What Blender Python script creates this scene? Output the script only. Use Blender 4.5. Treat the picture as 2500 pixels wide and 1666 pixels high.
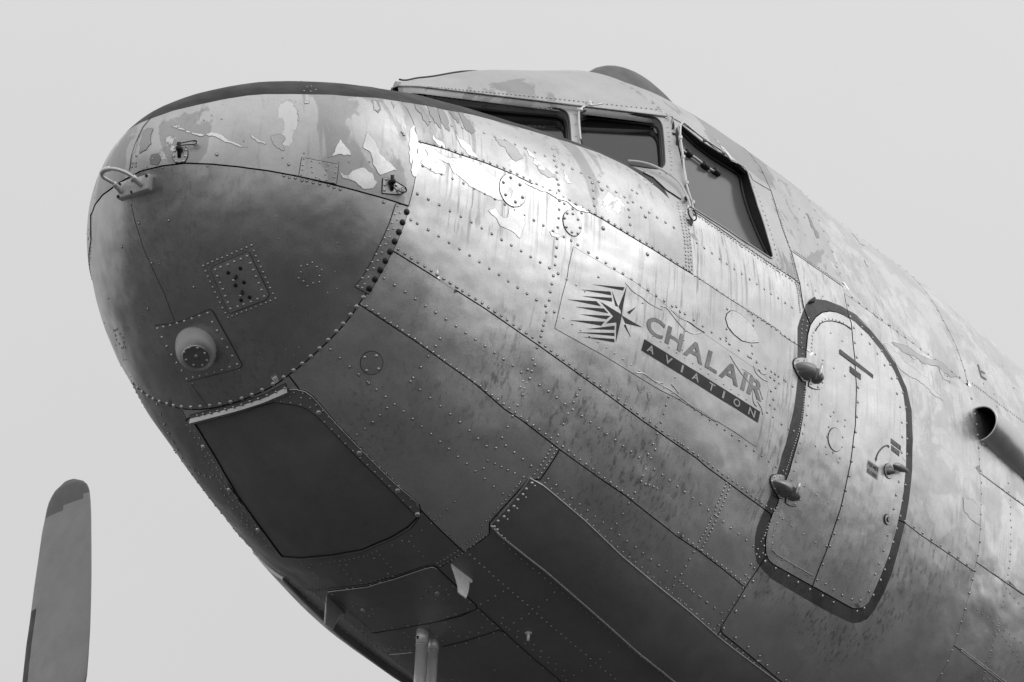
import bpy, bmesh, math, random
import numpy as np
from mathutils import Vector, Matrix, noise
from mathutils.bvhtree import BVHTree
from mathutils.geometry import delaunay_2d_cdt
random.seed(4)
C = bpy.context.scene.collection
scene = bpy.context.scene
for o in list(bpy.data.objects):
    bpy.data.objects.remove(o)

# ------------------------------------------------------------------ camera, sky, sun, exposure
PITCH = math.radians(11.5)                       # a tail-wheel aircraft stands nose-up
RM = Matrix.Rotation(PITCH, 4, 'Y')              # aircraft frame (x aft, y starboard, z up) -> world
CAM_C = np.array([-5.59033, -6.03977, -5.05239])
YAW, PIT, ROLL, FPX = 0.65158, 0.49119, 0.04987, 6357.389
fw = np.array([math.cos(PIT)*math.cos(YAW), math.cos(PIT)*math.sin(YAW), math.sin(PIT)])
rt = np.cross(fw, [0, 0, 1]); rt /= np.linalg.norm(rt); up = np.cross(rt, fw)
CR = math.cos(ROLL)*rt + math.sin(ROLL)*up
CU = -math.sin(ROLL)*rt + math.cos(ROLL)*up
cam = bpy.data.objects.new('camera', bpy.data.cameras.new('camera')); C.objects.link(cam)
ml = Matrix(((CR[0], CU[0], -fw[0], CAM_C[0]), (CR[1], CU[1], -fw[1], CAM_C[1]), (CR[2], CU[2], -fw[2], CAM_C[2]), (0, 0, 0, 1)))
cam.matrix_world = RM @ ml
cam.data.sensor_fit = 'HORIZONTAL'; cam.data.sensor_width = 36.0
cam.data.lens = FPX*36.0/2500.0
cam.data.clip_start = 0.1; cam.data.clip_end = 6000
scene.camera = cam

SUN_EL, SUN_AZ = math.radians(40), math.radians(-62)   # azimuth of the direction TOWARDS the sun, from +x towards +y
world = bpy.data.worlds.new("World"); scene.world = world; world.use_nodes = True
wn = world.node_tree; wn.nodes.clear()
sky = wn.nodes.new('ShaderNodeTexSky'); sky.sky_type = 'NISHITA'; sky.sun_disc = False
sky.sun_elevation = SUN_EL; sky.sun_rotation = math.pi/2 - SUN_AZ
sky.dust_density = 4.0; sky.air_density = 1.2
bw = wn.nodes.new('ShaderNodeRGBToBW'); pw = wn.nodes.new('ShaderNodeMath'); pw.operation = 'POWER'; pw.inputs[1].default_value = 0.16
mu = wn.nodes.new('ShaderNodeMath'); mu.operation = 'MULTIPLY'; mu.inputs[1].default_value = 5.85
bg = wn.nodes.new('ShaderNodeBackground'); bg.inputs['Strength'].default_value = 0.1
wo = wn.nodes.new('ShaderNodeOutputWorld')
wn.links.new(sky.outputs[0], bw.inputs[0]); wn.links.new(bw.outputs[0], pw.inputs[0]); wn.links.new(pw.outputs[0], mu.inputs[0])
gm = wn.nodes.new('ShaderNodeNewGeometry'); sx = wn.nodes.new('ShaderNodeSeparateXYZ'); wn.links.new(gm.outputs['Incoming'], sx.inputs[0])
az = wn.nodes.new('ShaderNodeMath'); az.operation = 'MULTIPLY_ADD'; az.inputs[1].default_value = -.50; az.inputs[2].default_value = .86; wn.links.new(sx.outputs['Z'], az.inputs[0])
cn = wn.nodes.new('ShaderNodeTexNoise'); cn.inputs['Scale'].default_value = 2.2; cn.inputs['Detail'].default_value = 5; wn.links.new(gm.outputs['Incoming'], cn.inputs['Vector'])
cm = wn.nodes.new('ShaderNodeMath'); cm.operation = 'MULTIPLY_ADD'; cm.inputs[1].default_value = .10; cm.inputs[2].default_value = .96; wn.links.new(cn.outputs['Fac'], cm.inputs[0])
cx = wn.nodes.new('ShaderNodeMath'); cx.operation = 'MULTIPLY'; wn.links.new(cm.outputs[0], cx.inputs[0]); wn.links.new(mu.outputs[0], cx.inputs[1])
mx = wn.nodes.new('ShaderNodeMath'); mx.operation = 'MULTIPLY'; wn.links.new(cx.outputs[0], mx.inputs[0]); wn.links.new(az.outputs[0], mx.inputs[1])
wn.links.new(mx.outputs[0], bg.inputs['Color']); wn.links.new(bg.outputs[0], wo.inputs['Surface'])
sun = bpy.data.objects.new('sun', bpy.data.lights.new('sun', 'SUN')); C.objects.link(sun)
sun.data.energy = 0.5; sun.data.angle = math.radians(32); sun.data.color = (1, 1, 1)
sd = Vector((math.cos(SUN_EL)*math.cos(SUN_AZ), math.cos(SUN_EL)*math.sin(SUN_AZ), math.sin(SUN_EL)))
sun.rotation_euler = sd.to_track_quat('Z', 'Y').to_euler(); sun.location = (0, 0, 12)
scene.view_settings.view_transform = 'Standard'; scene.view_settings.look = 'None'
scene.view_settings.exposure = 0.0; scene.view_settings.gamma = 1.0

# ------------------------------------------------------------------ fuselage surface (fitted to the aircraft's outline and frames)
QW = [0, 0.17099, 0.46792, 0.756, 0.86365, 1.06801, 1.1011, 1.13348, 1.17685, 1.2168]
QT = [0, 0.17294, 0.3621, 0.54227, 0.75078, 0.83871, 0.98502, 1.34585]
QB = [0, 0.13365, 0.38107, 0.7145, 1.0514, 1.18204, 1.30371, 1.2558, 1.16542, 1.00667]
QZ = [0.03546, 0.10753, 0.21717, 0.28443, 0.15175]
QR = [1.59302, 1.74535, 1.77279, 1.74464, 1.7393, 1.76446, 1.75773]
NU = [2.21431, 2.37622, 2.49262, 2.59537, 2.47353]
NL = [1.88564, 2.30196, 2.26801, 2.10168, 2.3515]
NR = [1.78996, 2.08531, 2.31636]
SK = np.array([0, .25, .5, .8, 1.1, 1.35, 1.6, 1.85, 2.1, 2.35]); XR = np.array([2.2, 2.6, 3.0, 3.45, 4.0, 4.7, 6.0]); XN = np.array([0, .8, 2.0, 3.2, 4.7])
XMAX = 6.3
def spl(xk, yk):
    xk = np.array(xk, float); yk = np.array(yk, float)
    n = len(xk); h = np.diff(xk); A = np.zeros((n, n)); b = np.zeros(n); A[0, 0] = A[-1, -1] = 1
    for i in range(1, n-1):
        A[i, i-1] = h[i-1]; A[i, i] = 2*(h[i-1]+h[i]); A[i, i+1] = h[i]
        b[i] = 6*((yk[i+1]-yk[i])/h[i]-(yk[i]-yk[i-1])/h[i-1])
    M = np.linalg.solve(A, b)
    def f(x):
        i = np.clip(np.searchsorted(xk, x)-1, 0, n-2)
        d = x-xk[i]; e = xk[i+1]-x; H = h[i]
        return M[i]*e**3/(6*H)+M[i+1]*d**3/(6*H)+(yk[i]/H-M[i]*H/6)*e+(yk[i+1]/H-M[i+1]*H/6)*d
    return f
fW, fT, fB, fZ, fR = spl(SK, QW), spl(SK[:8], QT), spl(SK, QB), spl(XN, QZ), spl(XR, QR)
def sstep(t):
    t = np.clip(t, 0, 1); return t*t*(3-2*t)
def surf(x, th):
    """Point of the skin at station x (metres aft of the nose) and angle th (0 = crown, + = port, pi = keel)."""
    x = np.asarray(x, float)+0*np.asarray(th, float); th = np.asarray(th, float)+0*x
    s = np.sqrt(np.maximum(x, 0)); w = fW(s); b = -fB(s); zc = fZ(x)*np.minimum(1, x/.3)
    t = fT(np.minimum(s, 1.85)); tr = fR(np.maximum(x, 1.9))
    c = np.cos(th); sn = np.sin(th); at = np.abs(th)
    nl = np.interp(x, XN, NL); nu = np.interp(x, XN, NU); nr = np.interp(x, [2.5, 3.4, 4.7], NR)
    def sec(n, hz):
        return -w*np.sign(sn)*np.abs(sn)**(2/n), zc+hz*np.sign(c)*np.abs(c)**(2/n)
    yl, zl = sec(nl, zc-b); yu, zu = sec(nu, t-zc); yr, zr = sec(nr, tr-zc)
    ad = np.degrees(at); xc = np.interp(ad, [48, 76.5], [2.35, 2.10]); wd = np.interp(ad, [60, 76, 90], [.05, .10, .35]); f = sstep((x-xc+wd)/wd)
    yy = np.where(c > 0, yu*(1-f)+yr*f, yl); zz = np.where(c > 0, zu*(1-f)+zr*f, zl)
    return np.stack([x, yy, zz], -1)
def normal(x, th):
    x = np.asarray(x, float); th = np.asarray(th, float); e = 1e-3
    xa = np.maximum(x-e, 1e-5)
    a = surf(x+e, th)-surf(xa, th); b = surf(x, th+e)-surf(x, th-e)
    n = np.cross(a, b); n /= np.linalg.norm(n, axis=-1, keepdims=True)+1e-12
    m = surf(x, th)-np.stack([x+.4*np.exp(-x*3), 0*x, 0.15+0*x], -1)
    n = n*np.where((n*m).sum(-1) < 0, -1, 1)[..., None]
    return n
DENTS = []
def disp(P):
    """Real unevenness of the old sheet metal, metres."""
    out = np.empty(len(P))
    for i, p in enumerate(P):
        v = Vector(p)
        d = .0030*noise.noise(v*2.3)+.0030*noise.noise(v*5.2+Vector((7, 1, 3)))+.0014*noise.noise(v*12)
        for (c, r, h) in DENTS:
            q = (v-c).length
            if q < 2.2*r: d -= h*math.exp(-(q/r)**2*1.6)
        out[i] = d
    return out
def pos(x, th, h=0.0, raw=False):
    P = surf(x, th); N = normal(x, th)
    if raw: return P+N*np.asarray(h)[..., None] if np.ndim(h) else P+N*h
    d = disp(P)
    return P+N*(d+h)[:, None]
# grid used to find where a line of sight meets the skin
GX = np.linspace(0.012, math.sqrt(XMAX), 330)**2; GT = np.linspace(-math.pi, math.pi, 481)
gx, gt = np.meshgrid(GX, GT, indexing='ij'); GP = surf(gx.ravel(), gt.ravel()); nt = len(GT)
gf = []
for i in range(len(GX)-1):
    for j in range(nt-1):
        a = i*nt+j; gf.append((a, a+1, a+nt+1, a+nt))
cap0 = [j for j in range(nt-1)]
BV = BVHTree.FromPolygons([Vector(p) for p in GP], gf+[tuple(cap0)])
def ray(px, py):
    d = fw+CR*(px-1250)/FPX-CU*(py-833)/FPX
    return d
def proj(P):
    d = np.asarray(P)-CAM_C; z = d@fw
    return np.stack([1250+FPX*(d@CR)/z, 833-FPX*(d@CU)/z], -1)
GUV = proj(GP)
def hits(pts):
    """Photo points -> (x, th) on the skin."""
    pts = np.atleast_2d(np.asarray(pts, float)); out = np.zeros((len(pts), 2)); PP = np.zeros((len(pts), 3)); J = np.zeros(len(pts), int)
    for k, (px, py) in enumerate(pts):
        d = Vector(ray(px, py)).normalized()
        h = BV.ray_cast(Vector(CAM_C), d)
        if h[0] is None:
            near = np.argmin(np.hypot(GUV[:, 0]-px, GUV[:, 1]-py)); PP[k] = GP[near]; J[k] = min(near % nt, nt-2)
        else:
            PP[k] = h[0]; J[k] = (h[2] % (nt-1)) if h[2] < len(gf) else 0
            if h[2] >= len(gf):
                J[k] = np.argmin(np.hypot(*(GP[:nt, 1:]-PP[k][1:]).T)); J[k] = min(J[k], nt-2); PP[k][0] = GX[0]
    x = np.maximum(PP[:, 0], 1e-4)
    a = surf(x, GT[J]); b = surf(x, GT[J+1]); ab = b-a
    t = ((PP-a)*ab).sum(1)/((ab**2).sum(1)+1e-12)
    out[:, 0] = x; out[:, 1] = GT[J]+np.clip(t, -.5, 1.5)*(GT[1]-GT[0])
    return out
def plane_pt(px, py, n, p0):
    d = ray(px, py); t = (np.dot(n, p0)-np.dot(n, CAM_C))/np.dot(n, d); return CAM_C+t*d
def at_depth(px, py, t):
    return CAM_C+ray(px, py)*t
def depth_of(P): return float((np.asarray(P)-CAM_C)@fw)
# chart: polar map of the skin about the nose tip
_tx = np.linspace(0, math.sqrt(XMAX+.4), 900)**2; _tw = fW(np.sqrt(_tx)); _tr = np.r_[0, np.cumsum(np.hypot(np.diff(_tx), np.diff(_tw)))]
def chart(xt):
    r = np.interp(xt[:, 0], _tx, _tr); return np.stack([r*np.cos(xt[:, 1]), r*np.sin(xt[:, 1])], -1)
def unchart(uv):
    r = np.hypot(uv[:, 0], uv[:, 1]); return np.stack([np.interp(r, _tr, _tx), np.arctan2(uv[:, 1], uv[:, 0])], -1)

# ------------------------------------------------------------------ materials
def mat(name, base=.5, rough=.4, metal=0.0, spec=.5, build=None):
    m = bpy.data.materials.new(name); m.use_nodes = True; nt_ = m.node_tree; b = nt_.nodes['Principled BSDF']
    b.inputs['Base Color'].default_value = (base, base, base, 1); b.inputs['Roughness'].default_value = rough
    b.inputs['Metallic'].default_value = metal
    b.inputs['Specular IOR Level'].default_value = spec
    if build: build(nt_, b)
    return m
class NB:
    """tiny node-building helper"""
    def __init__(s, t): s.t = t; s.tc = t.nodes.new('ShaderNodeTexCoord').outputs['Object']
    def map(s, sc, loc=(0, 0, 0)):
        m = s.t.nodes.new('ShaderNodeMapping'); m.inputs['Scale'].default_value = sc; m.inputs['Location'].default_value = loc
        s.t.links.new(s.tc, m.inputs['Vector']); return m.outputs[0]
    def noise(s, scale, detail=4, rough=.55, vec=None, dist=0):
        n = s.t.nodes.new('ShaderNodeTexNoise'); n.inputs['Scale'].default_value = scale; n.inputs['Detail'].default_value = detail
        n.inputs['Roughness'].default_value = rough; n.inputs['Distortion'].default_value = dist
        s.t.links.new(vec if vec is not None else s.tc, n.inputs['Vector']); return n.outputs['Fac']
    def math(s, op, a, b=None, c=None, clamp=False):
        m = s.t.nodes.new('ShaderNodeMath'); m.operation = op; m.use_clamp = clamp
        for i, v in enumerate((a, b, c)):
            if v is None: continue
            if isinstance(v, (int, float)): m.inputs[i].default_value = v
            else: s.t.links.new(v, m.inputs[i])
        return m.outputs[0]
    def rng(s, v, a, b, c, d):
        m = s.t.nodes.new('ShaderNodeMapRange'); m.inputs[1].default_value = a; m.inputs[2].default_value = b; m.inputs[3].default_value = c; m.inputs[4].default_value = d
        m.interpolation_type = 'SMOOTHSTEP'; s.t.links.new(v, m.inputs[0]); return m.outputs[0]
    def mixf(s, f, a, b):
        m = s.t.nodes.new('ShaderNodeMix'); m.data_type = 'FLOAT'
        for i, v in ((0, f), (2, a), (3, b)):
            if isinstance(v, (int, float)): m.inputs[i].default_value = v
            else: s.t.links.new(v, m.inputs[i])
        return m.outputs[0]
    def bump(s, bs, hts):
        prev = None
        for h, st, di in hts:
            b = s.t.nodes.new('ShaderNodeBump'); b.inputs['Strength'].default_value = st; b.inputs['Distance'].default_value = di
            s.t.links.new(h, b.inputs['Height'])
            if prev is not None: s.t.links.new(prev, b.inputs['Normal'])
            prev = b.outputs[0]
        s.t.links.new(prev, bs.inputs['Normal'])
    def put(s, v, sock): s.t.links.new(v, sock)
def metal_builder(base, rough, streak=0.0, metal=.9, grime=.25, mottled=0.0):
    def f(t, b):
        n = NB(t)
        big = n.rng(n.noise(1.7, 5, .6), .3, .7, -1, 1); mid = n.rng(n.noise(9, 6, .65), .3, .7, -1, 1); fine = n.rng(n.noise(190, 3, .75), .3, .7, -1, 1)
        v = n.math('ADD', n.math('MULTIPLY', big, .07), n.math('ADD', n.math('MULTIPLY', mid, .05), n.math('MULTIPLY', fine, .09)))
        v = n.math('MULTIPLY', n.math('ADD', v, 1.0), base)
        spots = n.rng(n.noise(46, 4, .8), .68, .76, 0, 1)          # small scuffs and corrosion specks
        v = n.math('MULTIPLY', v, n.math('SUBTRACT', 1.0, n.math('MULTIPLY', spots, grime)))
        oi = t.nodes.new('ShaderNodeObjectInfo'); v = n.math('MULTIPLY', v, n.rng(oi.outputs['Random'], 0, 1, .91, 1.06))      # sheets differ a little
        if streak:
            sv = n.noise(1.0, 5, .7, n.map((48, 48, 1.0)))           # run-down dirt streaks
            wh = n.rng(n.noise(1.3, 2), .42, .6, 0, 1)
            v = n.math('MULTIPLY', v, n.math('SUBTRACT', 1.0, n.math('MULTIPLY', n.math('MULTIPLY', n.rng(sv, .50, .66, 0, 1), wh), streak)))
        if mottled:
            mm = n.rng(n.noise(4.2, 8, .62, dist=.6), .47, .55, 0, 1); v = n.math('MULTIPLY', v, n.mixf(mm, 1-mottled, 1+mottled*.6))
        n.put(v, b.inputs['Base Color'])
        r = n.math('ADD', n.math('MULTIPLY', n.rng(n.noise(5, 6, .7), .3, .7, -1, 1), .07), n.math('ADD', rough, n.math('MULTIPLY', fine, .05)))
        n.put(r, b.inputs['Roughness']); b.inputs['Metallic'].default_value = metal
        n.bump(b, [(n.noise(4.5, 2, .5), .42, .03), (n.noise(11, 2, .45), .24, .007), (n.noise(60, 3, .6), .10, .0010), (n.noise(320, 2, .6), .12, .001)])
    return f
def worn_builder(lo, hi, bare, bias=.5, rough=.42, streak=.25):
    """old light paint flaking off bare metal"""
    def f(t, b):
        n = NB(t)
        vec = n.map((5.5, 5.5, 2.6))
        m1 = n.noise(.9, 9, .55, vec, .5); flake = n.rng(m1, bias+.035, bias+.05, 0, 1)
        m2 = n.noise(.6, 8, .6, n.map((3.2, 3.2, 1.6), (3, 8, 1)), .8); dark = n.rng(m2, .56, .575, 0, 1)
        edge = n.math('SUBTRACT', 1.0, n.rng(n.math('ABSOLUTE', n.math('SUBTRACT', m1, bias+.04)), 0.0, .007, 0, 1))
        big = n.rng(n.noise(2.4, 5, .6), .3, .7, lo, hi); fine = n.rng(n.noise(150, 3, .7), .3, .7, -.05, .05)
        v = n.math('MULTIPLY', big, n.math('ADD', 1.0, fine))
        v = n.mixf(dark, v, n.math('MULTIPLY', v, .72)); v = n.mixf(flake, v, bare)
        v = n.math('MULTIPLY', v, n.math('SUBTRACT', 1.0, n.math('MULTIPLY', edge, .35)))
        if streak:
            sv = n.noise(1.0, 5, .7, n.map((30, 30, 1.4)))
            v = n.math('MULTIPLY', v, n.math('SUBTRACT', 1.0, n.math('MULTIPLY', n.rng(sv, .55, .75, 0, 1), streak)))
        n.put(v, b.inputs['Base Color'])
        n.put(n.mixf(flake, n.rng(n.noise(7, 5), .3, .7, rough-.06, rough+.08), .3), b.inputs['Roughness'])
        n.put(n.mixf(flake, .75, .95), b.inputs['Metallic'])
        n.bump(b, [(n.noise(3.4, 3, .5), .3, .02), (n.math('SUBTRACT', 1.0, flake), .5, .0006), (n.noise(16, 3, .5), .2, .005), (n.noise(320, 2, .6), .10, .001)])
    return f
def matte_builder(base, amp=.12, rough=.6):
    def f(t, b):
        n = NB(t); v = n.math('ADD', n.math('MULTIPLY', n.rng(n.noise(6, 6, .65), .3, .7, -1, 1), amp), n.math('MULTIPLY', n.rng(n.noise(90, 4, .7), .3, .7, -1, 1), amp*.7))
        n.put(n.math('MULTIPLY', n.math('ADD', v, 1.0), base), b.inputs['Base Color'])
        n.put(n.rng(n.noise(11, 5), .3, .7, rough-.08, rough+.1), b.inputs['Roughness'])
        n.bump(b, [(n.noise(60, 5, .6), .25, .0015), (n.noise(4, 3), .3, .015)])
    return f
M = {}
M['side'] = mat('aged_aluminium', build=metal_builder(.76, .42, streak=.5))
M['door'] = mat('door_aluminium', build=metal_builder(.84, .36, streak=.2))
M['aft'] = mat('mottled_aluminium', build=metal_builder(.78, .36, streak=.22, mottled=.10))
M['low'] = mat('belly_aluminium', build=metal_builder(.70, .42, streak=.3))
M['belly'] = mat('dark_belly_metal', build=metal_builder(.34, .46, metal=.75))  # belly panels get a much darker base than the side metal
M['cap'] = mat('dull_nose_metal', build=metal_builder(.49, .38, metal=.88, grime=.35, streak=.2))
M['dark_panel'] = mat('dark_painted_panel', build=metal_builder(.27, .5, metal=.5))
M['worn'] = mat('flaking_light_paint', build=worn_builder(.50, .66, .70, .60, rough=.46))
M['worn_side'] = mat('flaking_paint_upper_side', build=worn_builder(.54, .68, .72, .58, rough=.46, streak=.45))
M['roof'] = mat('weathered_roof_paint', build=worn_builder(.52, .62, .75, .66, rough=.5, streak=.12))
M['black'] = mat('antiglare_black_paint', build=matte_builder(.028, .2, .62))
M['band'] = mat('dark_grey_door_band', build=matte_builder(.085, .35, .5))
M['gap'] = mat('dark_joint', .012, .9)
M['seal'] = mat('dark_sealant', .03, .8)
M['ring'] = mat('rivet_edge_shade', .16, .7)  # dark skirt colour outlines each rivet, painted in as its edge shade
M['rivet'] = mat('rivet_metal', build=metal_builder(.62, .40, metal=.85, grime=.1))
M['rivet_dark'] = mat('dark_rivet_head', build=metal_builder(.58, .4, metal=.8, grime=.1))
M['hole'] = mat('dark_plug', .012, .5)
M['rubber'] = mat('black_rubber', .012, .45)
M['glass'] = mat('dark_cockpit_glass', build=lambda t, b: None)
gb = M['glass'].node_tree.nodes['Principled BSDF']; gb.inputs['Base Color'].default_value = (.010, .010, .010, 1); gb.inputs['Roughness'].default_value = .09
M['glass_side'] = mat('hazed_side_glass', .13, .14)
M['pipe'] = mat('grey_pipe_paint', build=metal_builder(.72, .38, metal=.45, grime=.5))
M['decal'] = mat('decal_black', build=matte_builder(.028, .2, .4))
M['decal_grey'] = mat('decal_grey', build=matte_builder(.34, .3, .4))
M['decal_mid'] = mat('decal_mid_grey', build=matte_builder(.12, .2, .4))
M['decal_white'] = mat('decal_white', build=matte_builder(.55, .08, .4))
M['label_bg'] = mat('label_pale', build=matte_builder(.42, .15, .45))
M['film'] = mat('clear_decal_film', build=metal_builder(.76, .42, streak=.5, metal=.88))
M['fair'] = mat('fairing_metal', build=metal_builder(.42, .42, streak=.1))
M['blade'] = mat('propeller_grey', build=matte_builder(.30, .05, .45))
M['blade_tip'] = mat('propeller_tip_dark', build=matte_builder(.13, .08, .45))
M['boot'] = mat('deicer_boot_black', build=matte_builder(.02, .3, .5))
M['fin'] = mat('crazed_white_paint', build=matte_builder(.82, .15, .5))
M['fin_grey'] = mat('grey_vane_paint', build=matte_builder(.42, .1, .5))
M['scoop'] = mat('scoop_metal', build=metal_builder(.30, .5, metal=.8))
M['duct'] = mat('air_duct_metal', build=metal_builder(.72, .36))
M['hump'] = mat('dark_fairing_grey', build=matte_builder(.12, .12, .5))
M['ground'] = mat('grey_apron', build=matte_builder(.055, .3, .9))

# ------------------------------------------------------------------ object helpers
root = bpy.data.objects.new('airplane', None); C.objects.link(root)
root.rotation_euler = (0, PITCH, 0); root.empty_display_size = .5
root['label'] = 'weathered bare-metal twin-engined airliner nose seen from below its port side'
root['category'] = 'airplane'
def link(name, verts, faces, m, parent=None, smooth=True, mi=None, label=None, kind=None):
    me = bpy.data.meshes.new(name); me.from_pydata([tuple(map(float, v)) for v in verts], [], [tuple(f) for f in faces])
    for q in (m if isinstance(m, list) else [m]): me.materials.append(q)
    if mi is not None: me.polygons.foreach_set('material_index', mi)
    if smooth is True: me.polygons.foreach_set('use_smooth', [True]*len(me.polygons))
    elif smooth is not False: me.polygons.foreach_set('use_smooth', smooth)
    me.update(); o = bpy.data.objects.new(name, me); C.objects.link(o); o.parent = parent or root
    if label: o['label'] = label
    if kind: o['kind'] = kind
    return o
def fix(o):
    bm = bmesh.new(); bm.from_mesh(o.data); bmesh.ops.recalc_face_normals(bm, faces=bm.faces); bm.to_mesh(o.data); bm.free(); return o
def tube_geo(P, r, n=10, cap=True, closed=False):
    P = [Vector(p) for p in P]; R = r if hasattr(r, '__len__') else [r]*len(P); V = []; F = []; prev = None
    for i, p in enumerate(P):
        a = P[max(i-1, 0)]; b = P[min(i+1, len(P)-1)]
        if closed: a = P[i-1]; b = P[(i+1) % len(P)]
        t = (b-a).normalized()
        u = (prev-t*prev.dot(t)) if prev is not None else t.orthogonal()
        u.normalize(); prev = u; w = t.cross(u)
        for k in range(n):
            a_ = 2*math.pi*k/n; V.append(p+(u*math.cos(a_)+w*math.sin(a_))*R[i])
    m = len(P)
    for i in range(m if closed else m-1):
        for k in range(n):
            a = i*n+k; b = i*n+(k+1) % n; c = ((i+1) % m)*n+(k+1) % n; d = ((i+1) % m)*n+k; F.append((a, b, c, d))
    if cap and not closed: F.append(tuple(range(n))[::-1]); F.append(tuple((m-1)*n+k for k in range(n)))
    return V, F
def merge(geos):
    V = []; F = []
    for v, f in geos:
        o = len(V); V += list(v); F += [tuple(i+o for i in q) for q in f]
    return V, F
def tube(name, P, r, m, parent=None, n=10, closed=False, label=None):
    V, F = tube_geo(P, r, n, True, closed); return link(name, V, F, m, parent, label=label)
def spline_pts(P, n):
    """Catmull-Rom through P"""
    P = [np.array(p, float) for p in P]; Q = [2*P[0]-P[1]]+P+[2*P[-1]-P[-2]]; out = []
    for i in range(1, len(Q)-2):
        for k in range(n):
            t = k/n; a, b, c, d = Q[i-1], Q[i], Q[i+1], Q[i+2]
            out.append(.5*((2*b)+(c-a)*t+(2*a-5*b+4*c-d)*t*t+(3*b-a-3*c+d)*t**3))
    out.append(Q[-2]); return out
def dens(p, step=8, closed=False):
    p = [np.array(a, float) for a in p]
    if closed: p = p+[p[0]]
    out = []
    for a, b in zip(p, p[1:]):
        k = max(1, int(math.ceil(np.hypot(*(b-a))/step)))
        for i in range(k): out.append(a+(b-a)*i/k)
    if not closed: out.append(p[-1])
    return np.array(out)
ZO = {1: (200, 180, 2.7682), 2: (200, 700, 2.7682), 3: (900, 150, 2.7682), 4: (850, 650, 2.7682), 5: (1600, 250, 2.7682), 6: (1650, 750, 2.7682), 7: (1650, 1106, 2.7682), 8: (900, 1106, 2.7682), 9: (450, 1106, 2.7682),
      'W': (1380, 200, 4.355), 'S': (1640, 280, 2.904), 'T': (1370, 620, 3.5636), 'K': (2180, 900, 4.481), 'G': (940, 160, 5.115), 'N': (220, 380, 13.067), 'H': (1860, 860, 13.067), 'I': (1850, 1130, 12.06),
      'A': (1060, 1340, 11.2), 'B': (770, 1430, 12.064), 'D': (2080, 1050, 10.456), 'M': (980, 1520, 10.743), 'P': (20, 1150, 3.0385), 0: (0, 0, 1)}
def Z(k, pts):
    a, b, s = ZO[k]; return [(a+x/s, b+y/s) for x, y in pts]
def round_poly(p, n=4, it=2):
    p = [np.array(a, float) for a in p]
    for _ in range(it):
        q = []
        for i in range(len(p)):
            a, b = p[i], p[(i+1) % len(p)]; q += [a*.75+b*.25, a*.25+b*.75]
        p = q
    return p
# dents and ripples of the old skin
def dent(k, x, y, r, h):
    h = h*1.25 if r > .045 else h*.7
    xt = hits(Z(k, [(x, y)])); DENTS.append((Vector(surf(xt[:, 0], xt[:, 1])[0]), r, h))
for a in [(2, 1790, 215, .035, .005), (2, 1880, 80, .03, .004), (3, 330, 1000, .05, .004), (3, 290, 1060, .03, .003), (4, 1220, 730, .07, .006), (4, 1200, 800, .05, .006), (4, 700, 650, .09, .003), (4, 1020, 700, .08, .003),
          (4, 1560, 1250, .10, .004), (4, 1500, 1000, .05, .004), (4, 850, 1130, .08, -.003), (4, 930, 1230, .06, .004), (4, 1110, 1260, .06, .004), (4, 600, 1000, .08, -.003), (4, 450, 880, .06, .003), (4, 640, 1160, .07, -.003),
          (4, 2020, 1330, .05, .006), (4, 1100, 130, .05, .003), (4, 1180, 940, .07, .005), (8, 1740, 470, .03, .003), (8, 1620, 430, .08, .003), (8, 1350, 330, .05, -.003), (8, 1520, 500, .05, -.003),
          (6, 1050, 620, .12, -.003), (6, 1350, 760, .12, -.004), (6, 1650, 700, .03, .004), (6, 1760, 1130, .025, .006), (6, 1700, 830, .03, .004), (6, 1900, 900, .08, -.004), (6, 1690, 1060, .03, -.004), (6, 1640, 960, .025, .004), (6, 1770, 950, .03, -.003),
          (6, 1840, 1020, .035, .003), (6, 1730, 1240, .03, .004), (6, 1850, 1150, .05, -.003), (7, 1960, 1140, .04, -.004), (7, 2060, 1180, .06, .004), (7, 2100, 1020, .05, -.004), (7, 2200, 1060, .04, .004), (7, 1600, 900, .10, .003), (7, 1620, 1100, .03, .002),
          (7, 2140, 500, .03, .004), (7, 2200, 400, .035, .004), (7, 2120, 700, .05, -.003), (7, 2250, 640, .03, .003), (3, 700, 950, .10, -.003), (3, 880, 1280, .06, .002), (3, 1150, 1350, .08, -.002), (1, 1300, 850, .12, -.004), (1, 900, 800, .12, .003), (1, 1600, 1100, .10, .003), (1, 1900, 1250, .06, -.003)]:
    dent(*a)

# ------------------------------------------------------------------ seams of the skin
def xt_line(pts, step=8): return hits(dens(pts, step))
def ring_from(pts, mirror_only=False):
    """closed ring: stations measured where visible, the rest taken from the other side by symmetry"""
    h = hits(dens(pts, 10)); th = h[:, 1].copy(); x = h[:, 0]
    if not mirror_only: pass
    deg = np.degrees(th); ok = np.abs(deg) > -1
    P = sorted(zip(deg[ok], x[ok])); pd = np.array([a for a, _ in P]); pxx = np.array([b for _, b in P])
    D = np.arange(-180, 180, 1.5); X = np.empty(len(D))
    for i, d in enumerate(D):
        near = np.abs(pd-d); nm_ = np.abs(pd+d); k = near.argmin(); m = nm_.argmin()
        wgt = np.exp(-(near/3.0)**2); wm = np.exp(-(nm_/3.0)**2)
        if near[k] < 4: X[i] = (wgt*pxx).sum()/wgt.sum()
        elif nm_[m] < 4: X[i] = (wm*pxx).sum()/wm.sum()
        else: X[i] = np.nan
    ok = ~np.isnan(X); DD = np.r_[D[ok]-360, D[ok], D[ok]+360]; XX = np.r_[X[ok], X[ok], X[ok]]
    X = np.interp(D, DD, XX)
    for _ in range(2): X = (np.roll(X, 1)+X*2+np.roll(X, -1))/4
    return np.stack([X, np.radians(D)], -1)
def mir(xt): return np.stack([xt[:, 0], -xt[:, 1]], -1)
seams = []           # (xt array, closed, kind)   kind: 'sep' or 'paint'
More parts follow.
